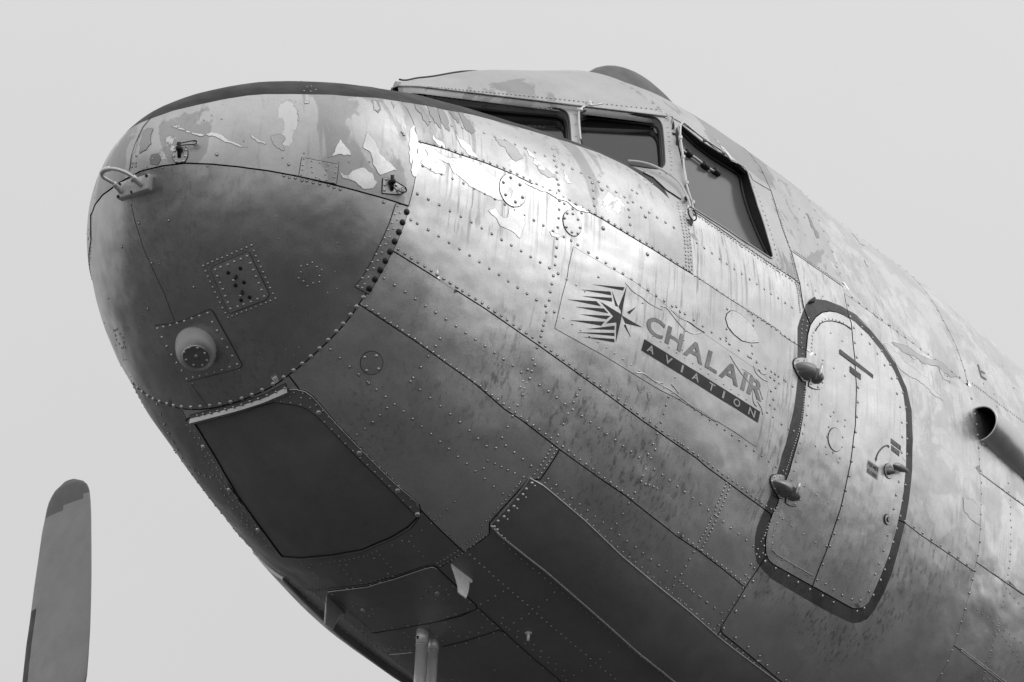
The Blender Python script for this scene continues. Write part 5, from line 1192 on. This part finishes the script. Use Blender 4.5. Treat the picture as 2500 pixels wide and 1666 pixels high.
riv_on(1, [(632, 532), (628, 565), (645, 600), (707, 525), (702, 565), (690, 597)], .006, .005, l1)
l2 = latch(1, 2090, 770, [(2028, 715), (2060, 712), (2120, 745), (2165, 780), (2165, 812), (2130, 822), (2022, 812)], (2078, 745), [(2070, 770), (2100, 800), (2140, 815), (2165, 810), (2160, 785), (2120, 760), (2085, 740)], (2150, 798), 20, 'triangular latch plate with dark post and ring pin')
riv_on(1, [(2045, 722), (2038, 760), (2035, 795), (2112, 762), (2118, 800)], .006, .005, l2)

# ------------------------------------------------------------------ door furniture
def dome(name, k, poly, c, h, m, parent, flat=None, label=None, pw_=.55, n=9):
    poly = dens(Z(k, poly), 4, True); c = np.array(Z(k, [c])[0]); V = []; K = len(poly)
    for i in range(n):
        a = i/(n-1)*math.pi/2*.97; s_ = math.cos(a); hh = h*math.sin(a)
        Pp = c+(poly-c)*s_
        for p in Pp: V.append(on(p[0], p[1], .003+hh))
    F = [(i*K+j, i*K+(j+1) % K, (i+1)*K+(j+1) % K, (i+1)*K+j) for i in range(n-1) for j in range(K)]+[tuple((n-1)*K+j for j in range(K))]
    return fix(link(name, V, F, M[m], parent, label=label))
def hinge(k, sc, ox, oy, label):
    f = lambda L: [(ox+x_*sc, oy+y_*sc) for x_, y_ in L]
    fl = plate('hinge_flange', Z(k, f([(960, 350), (1000, 250), (1070, 205), (1180, 190), (1320, 200), (1400, 250), (1370, 600), (1330, 960), (1240, 930), (1050, 650), (980, 480)])), M['side'], .004, door, step=4)
    f2 = plate('hinge_flange', Z(k, f([(1440, 1030), (1430, 1090), (1560, 1170), (1680, 1195), (1790, 1190), (1880, 1110), (1920, 980), (1850, 740), (1700, 540), (1560, 420), (1500, 700)])), M['door'], .005, door, step=4)
    dome('hinge', k, f([(1040, 380), (1120, 330), (1300, 330), (1450, 380), (1535, 450), (1500, 650), (1470, 860), (1380, 930), (1240, 860), (1120, 700), (1060, 530)]), f([(1330, 620)])[0], .052, 'scoop', door, label=label)
    dome('hinge_half', k, f([(1560, 480), (1640, 520), (1740, 680), (1800, 850), (1810, 960), (1740, 1040), (1620, 1040), (1510, 960), (1500, 880), (1530, 700)]), f([(1640, 830)])[0], .042, 'scoop', door)
    a = on(*Z(k, f([(1600, 470)]))[0], .05); b = on(*Z(k, f([(1500, 860)]))[0], .05)
    tube('hinge_pin', [a, a*.66+b*.34, a*.34+b*.66, b], .0085, M['rivet'], door, 10)
    riv_on(k, f([(1095, 275), (1270, 265), (1010, 410), (1100, 640), (1240, 860), (1490, 1040), (1710, 1130), (1860, 985)]), .0055, .005, door)
hinge('H', 1, 0, 0, 'upper blister hinge of the door')
hinge('I', .93, -560, 165, 'lower blister hinge of the door')
# handle
hbp = plate('handle_plate', ell('D', 895, 1060, 112, 190, math.radians(-12)), M['side'], .004, door, step=4)
P0 = on(*Z('D', [(890, 1070)])[0], .0); n_ = nrm(*Z('D', [(890, 1070)])[0])
tube('handle_boss', [P0, P0+n_*.03, P0+n_*.04], [.017, .013, .009], M['scoop'], door, 14)
HA = P0+n_*.038; end = on(*Z('D', [(1290, 1085)])[0], .03); st_ = on(*Z('D', [(835, 920)])[0], .045)
tube('door_handle', [st_, st_*.9+end*.1, st_*.75+end*.25, st_*.5+end*.5, st_*.2+end*.8, end], [.003, .011, .017, .018, .011, .003], M['scoop'], door, 14, label='cone-shaped lever handle')
# black cable loop at the top corner of the door band
tube('bonding_tab', [on(*p, .012) for p in Z(5, [(1030, 1362), (1045, 1350), (1057, 1335), (1055, 1360)])], [.004, .009, .011, .003], M['hole'], root, 8)

# ------------------------------------------------------------------ lettering and marks (flat print on the skin)
def print_poly(name, k, poly, m, h=.0012, parent=None):
    return plate(name, Z(k, poly), M[m], h, parent, step=7, grid=.03, sink=.0015, flare=0)
film = plate('decal_film', Z(4, [(1487, -2), (1476, 80), (1440, 210), (1392, 422), (1560, 515), (1700, 592), (1850, 680), (2000, 772), (2100, 835), (2200, 885), (2350, 975)])+Z(6, [(60, 640), (230, 745), (400, 850), (540, 945), (570, 820), (600, 690), (618, 560), (600, 470), (500, 400), (300, 262), (180, 180), (30, 70)])+Z(5, [(1, 1325)])+Z(3, [(1800, 1500), (1600, 1385), (1380, 1258)]), M['film'], .0012, label='clear printed film with a star emblem and lettering', grid=.024, flare=.0014)
STAR = [[(270, 270), (545, 295), (532, 322)], [(165, 315), (425, 332), (430, 363)], [(178, 370), (435, 385), (438, 418)], [(50, 402), (300, 415), (340, 458)], [(118, 465), (365, 478), (405, 520)], [(160, 530), (425, 542), (388, 572)], [(70, 582), (372, 592), (342, 628)], [(215, 657), (458, 628), (456, 664)], [(135, 687), (456, 690), (456, 718)], [(190, 727), (455, 742), (456, 773)],
        [(562, 292), (497, 464), (515, 498), (522, 536)], [(340, 422), (521, 530), (518, 545), (476, 600), (385, 608), (447, 545)], [(476, 600), (518, 545), (522, 540), (470, 768)], [(523, 538), (697, 641), (553, 607)], [(440, 335), (493, 461), (470, 457)], [(647, 464), (590, 528), (570, 508)], [(540, 624), (553, 615), (598, 725)]]
for q in STAR: print_poly('star_emblem_ray', 'T', q, 'decal', h=.0024, parent=film)
def text_on(txt, k, quad, m, h, parent, name='letter', bold=.0, fit=None):
    """each letter a flat piece laid on the skin inside a photo quad (TL, TR, BR, BL)"""
    q = [np.array(p) for p in Z(k, quad)]; n = len(txt); W_ = []
    geo = []
    for ch in txt:
        cu = bpy.data.curves.new('t', 'FONT'); cu.body = ch; cu.size = 1; cu.offset = bold; cu.resolution_u = 4
        ob = bpy.data.objects.new('t', cu); C.objects.link(ob); dg = bpy.context.evaluated_depsgraph_get(); dg.update()
        me = bpy.data.meshes.new_from_object(ob.evaluated_get(dg)); vs = np.array([v.co[:2] for v in me.vertices]) if len(me.vertices) else np.zeros((0, 2)); fs = [tuple(p.vertices) for p in me.polygons]
        bpy.data.objects.remove(ob); bpy.data.curves.remove(cu); bpy.data.meshes.remove(me); geo.append((vs, fs))
    if fit is None:
        widths = [g[0][:, 0].max()-g[0][:, 0].min() for g in geo]; gap = .10; tot = sum(widths)+gap*(n-1); xcur = 0; fit = []
        for w_ in widths: fit.append((xcur/tot, (xcur+w_)/tot)); xcur += w_+gap
    for (vs, fs), (u0, u1) in zip(geo, fit):
        u = u0+(vs[:, 0]-vs[:, 0].min())/(vs[:, 0].max()-vs[:, 0].min())*(u1-u0); v_ = (vs[:, 1]-vs[:, 1].min())/(vs[:, 1].max()-vs[:, 1].min())
        pxs = np.array([(q[0]*(1-a)+q[1]*a)*b+(q[3]*(1-a)+q[2]*a)*(1-b) for a, b in zip(u, v_)])
        xt = hits(pxs); bl = base_lift(chart(xt[:1])[0]); P_ = pos(xt[:, 0], xt[:, 1], np.full(len(xt), bl+h))
        o = link(name, P_, fs, M[m], parent, smooth=False)
        if np.array(o.data.polygons[0].normal)@normal(xt[:1, 0], xt[:1, 1])[0] < 0: o.data.flip_normals()
text_on('CHALAIR', 'T', [(755, 522), (1768, 1140), (1732, 1292), (722, 668)], 'decal_grey', .003, film, bold=.022)
bar = print_poly('name_bar', 'T', [(718, 745), (1722, 1375), (1703, 1470), (692, 840)], 'decal', .0026, film)
cs = [(.064, .058), (.213, .062), (.332, .016), (.446, .058), (.584, .052), (.688, .016), (.80, .056), (.934, .058)]
text_on('AVIATION', 'T', [(715, 762), (1720, 1392), (1706, 1453), (697, 823)], 'decal_white', .0040, film, bold=.02, fit=[(c_-w_/2, c_+w_/2) for c_, w_ in cs])
print_poly('marking', 6, [(1100, 288), (1322, 462), (1320, 487), (1098, 318)], 'decal_mid', parent=door); print_poly('marking', 6, [(1168, 402), (1238, 458), (1236, 498), (1168, 440)], 'decal_mid', parent=door)
print_poly('label', 'D', [(365, 765), (655, 960), (600, 1285), (325, 1090)], 'label_bg', .0008, door); print_poly('label', 'D', [(945, 215), (1212, 420), (1200, 545), (942, 350)], 'decal_mid', .0008, door); print_poly('label', 'D', [(962, 400), (1175, 560), (1155, 690), (955, 530)], 'decal_mid', .0008, door)
text_on('FERMER', 'D', [(378, 812), (640, 992), (612, 1085), (352, 890)], 'decal', .002, door, bold=.02); text_on('CLOSED', 'D', [(345, 992), (592, 1162), (572, 1240), (325, 1062)], 'decal', .002, door, bold=.02)
text_on('OUVERT', 'D', [(955, 262), (1205, 448), (1195, 528), (950, 332)], 'label_bg', .002, door, bold=.01); text_on('OPEN', 'D', [(972, 438), (1168, 590), (1150, 660), (962, 510)], 'label_bg', .002, door, bold=.01)
arc = [np.array(p) for p in [(572, 760), (585, 700), (610, 630), (655, 550), (715, 480), (790, 425), (860, 412), (885, 420)]]
arc = [np.array(p) for p in spline_pts(arc, 3)]; L_ = []; R_ = []
for i, p in enumerate(arc):
    t = arc[min(i+1, len(arc)-1)]-arc[max(i-1, 0)]; t /= np.hypot(*t); nn = np.array([-t[1], t[0]]); w_ = 20; L_.append(p+nn*w_); R_.append(p-nn*w_)
print_poly('arrow', 'D', [tuple(p) for p in L_]+[tuple(p) for p in R_[::-1]], 'decal_mid', parent=door); print_poly('arrow', 'D', [(545, 720), (600, 735), (600, 770), (562, 820)], 'decal_mid', .0016, door); print_poly('arrow', 'D', [(870, 385), (915, 435), (895, 470), (868, 450)], 'decal_mid', .0016, door)
for q in ([(2035, 390), (2045, 390), (2068, 480), (2056, 480)], [(2068, 470), (2098, 488), (2094, 497), (2062, 482)], [(2062, 430), (2090, 447), (2087, 455), (2060, 440)]): print_poly('marking', 6, q, 'decal_mid')
# creases of the torn film
for L in ([(550, 255), (620, 330), (690, 375), (770, 440), (870, 492)], [(860, 458), (910, 475), (980, 560), (1060, 650), (1130, 695), (1210, 690)], [(950, 490), (1030, 560), (1110, 595), (1170, 640), (1240, 685)], [(1455, 880), (1500, 960), (1560, 1050), (1640, 1150), (1660, 1280), (1690, 1330)], [(1560, 1000), (1650, 1060), (1710, 1160), (1745, 1270)], [(640, 1035), (720, 1045), (800, 1105), (880, 1130)], [(820, 1120), (930, 1180), (1000, 1230), (1080, 1290), (1160, 1350), (1240, 1400), (1340, 1460)], [(950, 1130), (980, 1170), (1010, 1215)], [(1670, 970), (1680, 1030), (1740, 1090), (1785, 1110)], [(1710, 1000), (1730, 1040), (1775, 1050)], [(1695, 1280), (1730, 1340), (1745, 1400)]):
    tube('film_crease', spline_pts([on(*q, .005) for q in Z('T', L)], 4), .0026, BARE, film, 6)

# ------------------------------------------------------------------ air scoop aft of the door
mth = [Z('K', [(898, 438)])[0], Z('K', [(958, 795)])[0]]
V = []; nA = 18; secs = []
for i in range(16):
    t = i/15; s_ = t
    a_px = np.array(mth[0])+np.array([95+0, 82])*s_*1.9+np.array([10, -6])*min(1, s_*6); b_px = np.array(mth[1])+np.array([88, 82])*s_*1.9
    a = on(*a_px, .0); b = on(*b_px, .0); secs.append((a, b, t))
Vo = []; Vi = []
nS = nrm(*mth[0])
for a, b, t in secs:
    mid = (a+b)/2; n_ = nS; H = .104*(1-.45*t) ; sh = (1-.12*t)
    for j in range(nA+1):
        ph = math.pi*j/nA; p = mid+(a-mid)*math.cos(ph)*sh+n_*H*math.sin(ph)**.85; Vo.append(p-n_*.004); Vi.append(mid+(a-mid)*math.cos(ph)*sh*.92+n_*(H*.92)*math.sin(ph)**.85)
def gridf(n1, n2, o=0): return [(o+i*n2+j, o+i*n2+j+1, o+(i+1)*n2+j+1, o+(i+1)*n2+j) for i in range(n1-1) for j in range(n2-1)]
scp = fix(link('air_scoop', Vo, gridf(16, nA+1), M['duct'], root, label='rounded air scoop behind the door'))
fix(link('scoop_duct', Vi[:(nA+1)*8]+[np.mean([Vi[(nA+1)*7+j] for j in range(nA+1)], 0)], gridf(8, nA+1)+[((nA+1)*7+j, (nA+1)*7+j+1, (nA+1)*8) for j in range(nA)], M['hole'], scp))
tube('scoop_lip', Vo[:nA+1], .005, M['duct'], scp, 8)
plate('scoop_flange', Z('K', [(950, 795), (1050, 800), (1110, 850), (1250, 990), (1434, 1180), (1500, 1260), (1440, 1260), (1390, 1165), (1200, 985), (1060, 850), (965, 840)]), M['low'], .003)

# ------------------------------------------------------------------ vanes, masts and stub under the belly
def vane(name, k, outl, b0_, b1_, m, label, thick=.007):
    P0 = on(*Z(k, [b0_])[0]); P1 = on(*Z(k, [b1_])[0]); n_ = np.cross(P1-P0, [0, 0, -1.0]); n_ /= np.linalg.norm(n_)
    pl = [plane_pt(*q, n_, P0) for q in Z(k, outl)]; n = len(pl); V = [p+n_*thick/2 for p in pl]+[p-n_*thick/2 for p in pl]
    F = [tuple(range(n)), tuple(range(2*n-1, n-1, -1))]+[(i, (i+1) % n, n+(i+1) % n, n+i) for i in range(n)]
    o = fix(link(name, V, F, M[m], root, smooth=False, label=label)); bm_ = o.modifiers.new('bevel', 'BEVEL'); bm_.width = .0015
    rim = [p for p in pl]; tube('vane_edge', rim[1:-1] if len(rim) > 4 else rim, .004, M['fin'], o, 6)
    return o
vane('vane', 'A', [(440, 385), (480, 470), (540, 620), (610, 850), (655, 1020), (665, 1180), (720, 1240), (855, 1345), (905, 1200), (930, 1060), (945, 880), (1000, 925), (1028, 905), (1010, 830), (930, 720), (800, 590), (640, 470)], (460, 410), (1010, 830), 'fin', 'pale crazed vane on the port side of the belly')
vane('vane', 'B', [(325, 285), (315, 500), (300, 800), (268, 1150), (480, 1300), (560, 1150), (660, 960), (750, 850), (820, 865), (862, 820), (780, 680), (600, 500), (450, 370)], (330, 290), (850, 800), 'fin_grey', 'grey triangular vane on the starboard side of the belly')
def mast(px, py, r, label, L=.62, col=.12, side=1):
    P0 = on(px, py); d = np.array([0, 0, -1.0]); o = tube('pitot_mast', [P0-d*.03, P0+d*L], r, M['pipe'], root, 20, label=label)
    for v in o.data.vertices: pass
    tube('mast_collar', [P0-d*.02, P0+d*col], r*1.07, M['pipe'], o, 20); tube('collar_ring', [P0+d*(col-.004), P0+d*(col+.003)], r*1.10, M['rivet'], o, 20)
    q = P0+d*L; tube('pitot_head', spline_pts([q-d*.02, q+np.array([-.03, 0, -.03]), q+np.array([-.12, 0, -.04]), q+np.array([-.30, 0, -.04])], 5), r*.6, M['pipe'], o, 14)
    return P0
mp = Z('M', [(560, 235), (848, 500)])
p1 = mast(*mp[0], .0235, 'front pitot mast with a clamp screw', col=.062); p2 = mast(*mp[1], .0205, 'rear pitot mast close behind the front one', col=.045)
sc_ = at_depth(*Z('M', [(430, 400)])[0], depth_of(p1)-.035); tube('clamp_screw', [sc_+fw*.02, sc_], .0075, M['hole'], root, 8); tube('clamp_screw', [sc_-CR*.006, sc_-CR*.006-fw*.008], .004, M['rivet'], root, 6)
st0 = on(*Z(8, [(1080, 1212)])[0]); tube('drain_stub', [st0, st0+np.array([0, 0, -.035])], .006, M['fin'], root, 10); tube('drain_flange', [st0-np.array([0, 0, .002]), st0+np.array([0, 0, -.006])], .0145, M['fin'], root, 12)
for k_, q in ((8, (465, 945)), (9, (1210, 1058))):
    P_ = on(*Z(k_, [q])[0]); tube('drain_plug', [P_, P_+nrm(*Z(k_, [q])[0])*.008], .011, M['rivet_dark'], root, 14)

# ------------------------------------------------------------------ starboard propeller, engine
prop = bpy.data.objects.new('propeller', None); C.objects.link(prop); prop.parent = root; prop['label'] = 'starboard propeller with one grey blade standing up'
tipP = plane_pt(*Z('P', [(495, 62)])[0], (1, 0, 0), (2.6, 0, 0)); hubP = np.array([2.6, 2.80, tipP[2]-1.77])
OL = Z('P', [(270, 330), (290, 240), (330, 160), (380, 110), (430, 78), (495, 62), (545, 70), (585, 100), (608, 150), (617, 240), (622, 340), (626, 600), (628, 800), (626, 1000), (622, 1200), (612, 1400), (600, 1568)]); OLl = Z('P', [(270, 330), (245, 440), (215, 640), (180, 860), (150, 1080), (118, 1280), (85, 1568)])
def blade(rot):
    bl = bpy.data.objects.new('blade', None)
    # half-outlines as functions of height above hub
    q = 2*math.pi/3*rot
    zs = np.linspace(tipP[2]-.002, hubP[2]+.15, 60); V = []; F = []; K = 26; Rp = np.array([plane_pt(*p, (1, 0, 0), (2.6, 0, 0)) for p in OL[5:]]); Lp = np.array([plane_pt(*p, (1, 0, 0), (2.6, 0, 0)) for p in OL[:6][::-1]]+[plane_pt(*p, (1, 0, 0), (2.6, 0, 0)) for p in OLl[1:]])
    mats = [M['blade'], M['blade_tip'], M['boot']]; MI = []
    for z_ in zs:
        yr = np.interp(-z_, -Rp[:, 2], Rp[:, 1]); yl = np.interp(-z_, -Lp[:, 2], Lp[:, 1])
        if z_ < min(Rp[-1, 2], Lp[-1, 2]):
            f = (min(Rp[-1, 2], Lp[-1, 2])-z_)/(min(Rp[-1, 2], Lp[-1, 2])-zs[-1]); yr = yr*(1-f)+(hubP[1]-.06)*f; yl = yl*(1-f)+(hubP[1]+.06)*f
        c_ = (yr+yl)/2; hw = max(abs(yl-yr)/2, .004); th_ = .012+.03*((tipP[2]-z_)/1.7)**1.3; tw = .25+.5*((tipP[2]-z_)/1.7)
        for j in range(K):
            a = 2*math.pi*j/K; hw_ = hw/(1-.255*tw); V.append(np.array([2.6+th_*math.sin(a)+tw*.35*hw_*math.cos(a), c_+hw_*math.cos(a), z_]))
    for i in range(len(zs)-1):
        for j in range(K):
            F.append((i*K+j, i*K+(j+1) % K, (i+1)*K+(j+1) % K, (i+1)*K+j)); dz = tipP[2]-zs[i]
            cosj = math.cos(2*math.pi*(j+.5)/K)
            MI.append(1 if dz < .135+.03*cosj else (2 if (cosj > .74 and dz > .66) else 0))
    F.append(tuple(range(K))); MI.append(1); F.append(tuple((len(zs)-1)*K+j for j in range(K))); MI.append(0)
    cq, sq = math.cos(q), math.sin(q); out = []
    for p in V:
        y_, z_ = p[1]-hubP[1], p[2]-hubP[2]; out.append((p[0], hubP[1]+y_*cq-z_*sq, hubP[2]+y_*sq+z_*cq))
    o = fix(link('blade', out, F, mats, prop, True, MI)); return o
for r_ in range(3): blade(r_)
tube('hub', [hubP+np.array([-.22, 0, 0]), hubP+np.array([-.2, 0, 0]), hubP+np.array([-.1, 0, 0]), hubP+np.array([.12, 0, 0])], [.04, .08, .13, .15], M['scoop'], prop, 24)
cowl = []; cf_ = []
prof_ = [(.42, .52), (.36, .58), (.38, .64), (.5, .68), (.9, .70), (1.3, .68), (2.2, .55), (3.0, .42)]
for (dx, r_) in prof_:
    for j in range(40): cowl.append((2.6+dx, hubP[1]+r_*math.cos(2*math.pi*j/40), hubP[2]+r_*math.sin(2*math.pi*j/40)-.02*dx))
cf_ = [(i*40+j, i*40+(j+1) % 40, (i+1)*40+(j+1) % 40, (i+1)*40+j) for i in range(len(prof_)-1) for j in range(40)]
cf_.append(tuple((len(prof_)-1)*40+j for j in range(40)))
fix(link('engine_cowling', cowl, cf_, M['side'], root))
tube('engine_core', [hubP+np.array([.1, 0, 0]), hubP+np.array([.9, 0, 0])], .45, M['hole'], root, 24)

# rest of the fuselage, out of the photograph
thA = np.linspace(-math.pi, math.pi, 97)[:-1]; S_ = surf(np.full(96, XMAX-.02), thA); V = []
for xx, k, dz in [(XMAX-.02, 1, 0), (8, .99, 0), (10, .96, .02), (12, .84, .10), (14, .64, .25), (16, .40, .42), (17.6, .18, .55), (18.4, .03, .6)]:
    for p in S_: V.append((xx, p[1]*k, (p[2]-.3)*k+.3+dz))
F = [(i*96+j, i*96+(j+1) % 96, (i+1)*96+(j+1) % 96, (i+1)*96+j) for i in range(7) for j in range(96)]+[tuple(7*96+j for j in range(96))]
fix(link('aft_fuselage', V, F, M['side'], root))

# ------------------------------------------------------------------ ground far below
gz = (RM @ Vector(CAM_C)).z-1.6
me = bpy.data.meshes.new('ground'); bm = bmesh.new(); bmesh.ops.create_grid(bm, x_segments=8, y_segments=8, size=2500); bm.to_mesh(me); bm.free(); me.materials.append(M['ground'])
g = bpy.data.objects.new('ground', me); C.objects.link(g); g.location = (0, 0, gz); g['kind'] = 'structure'
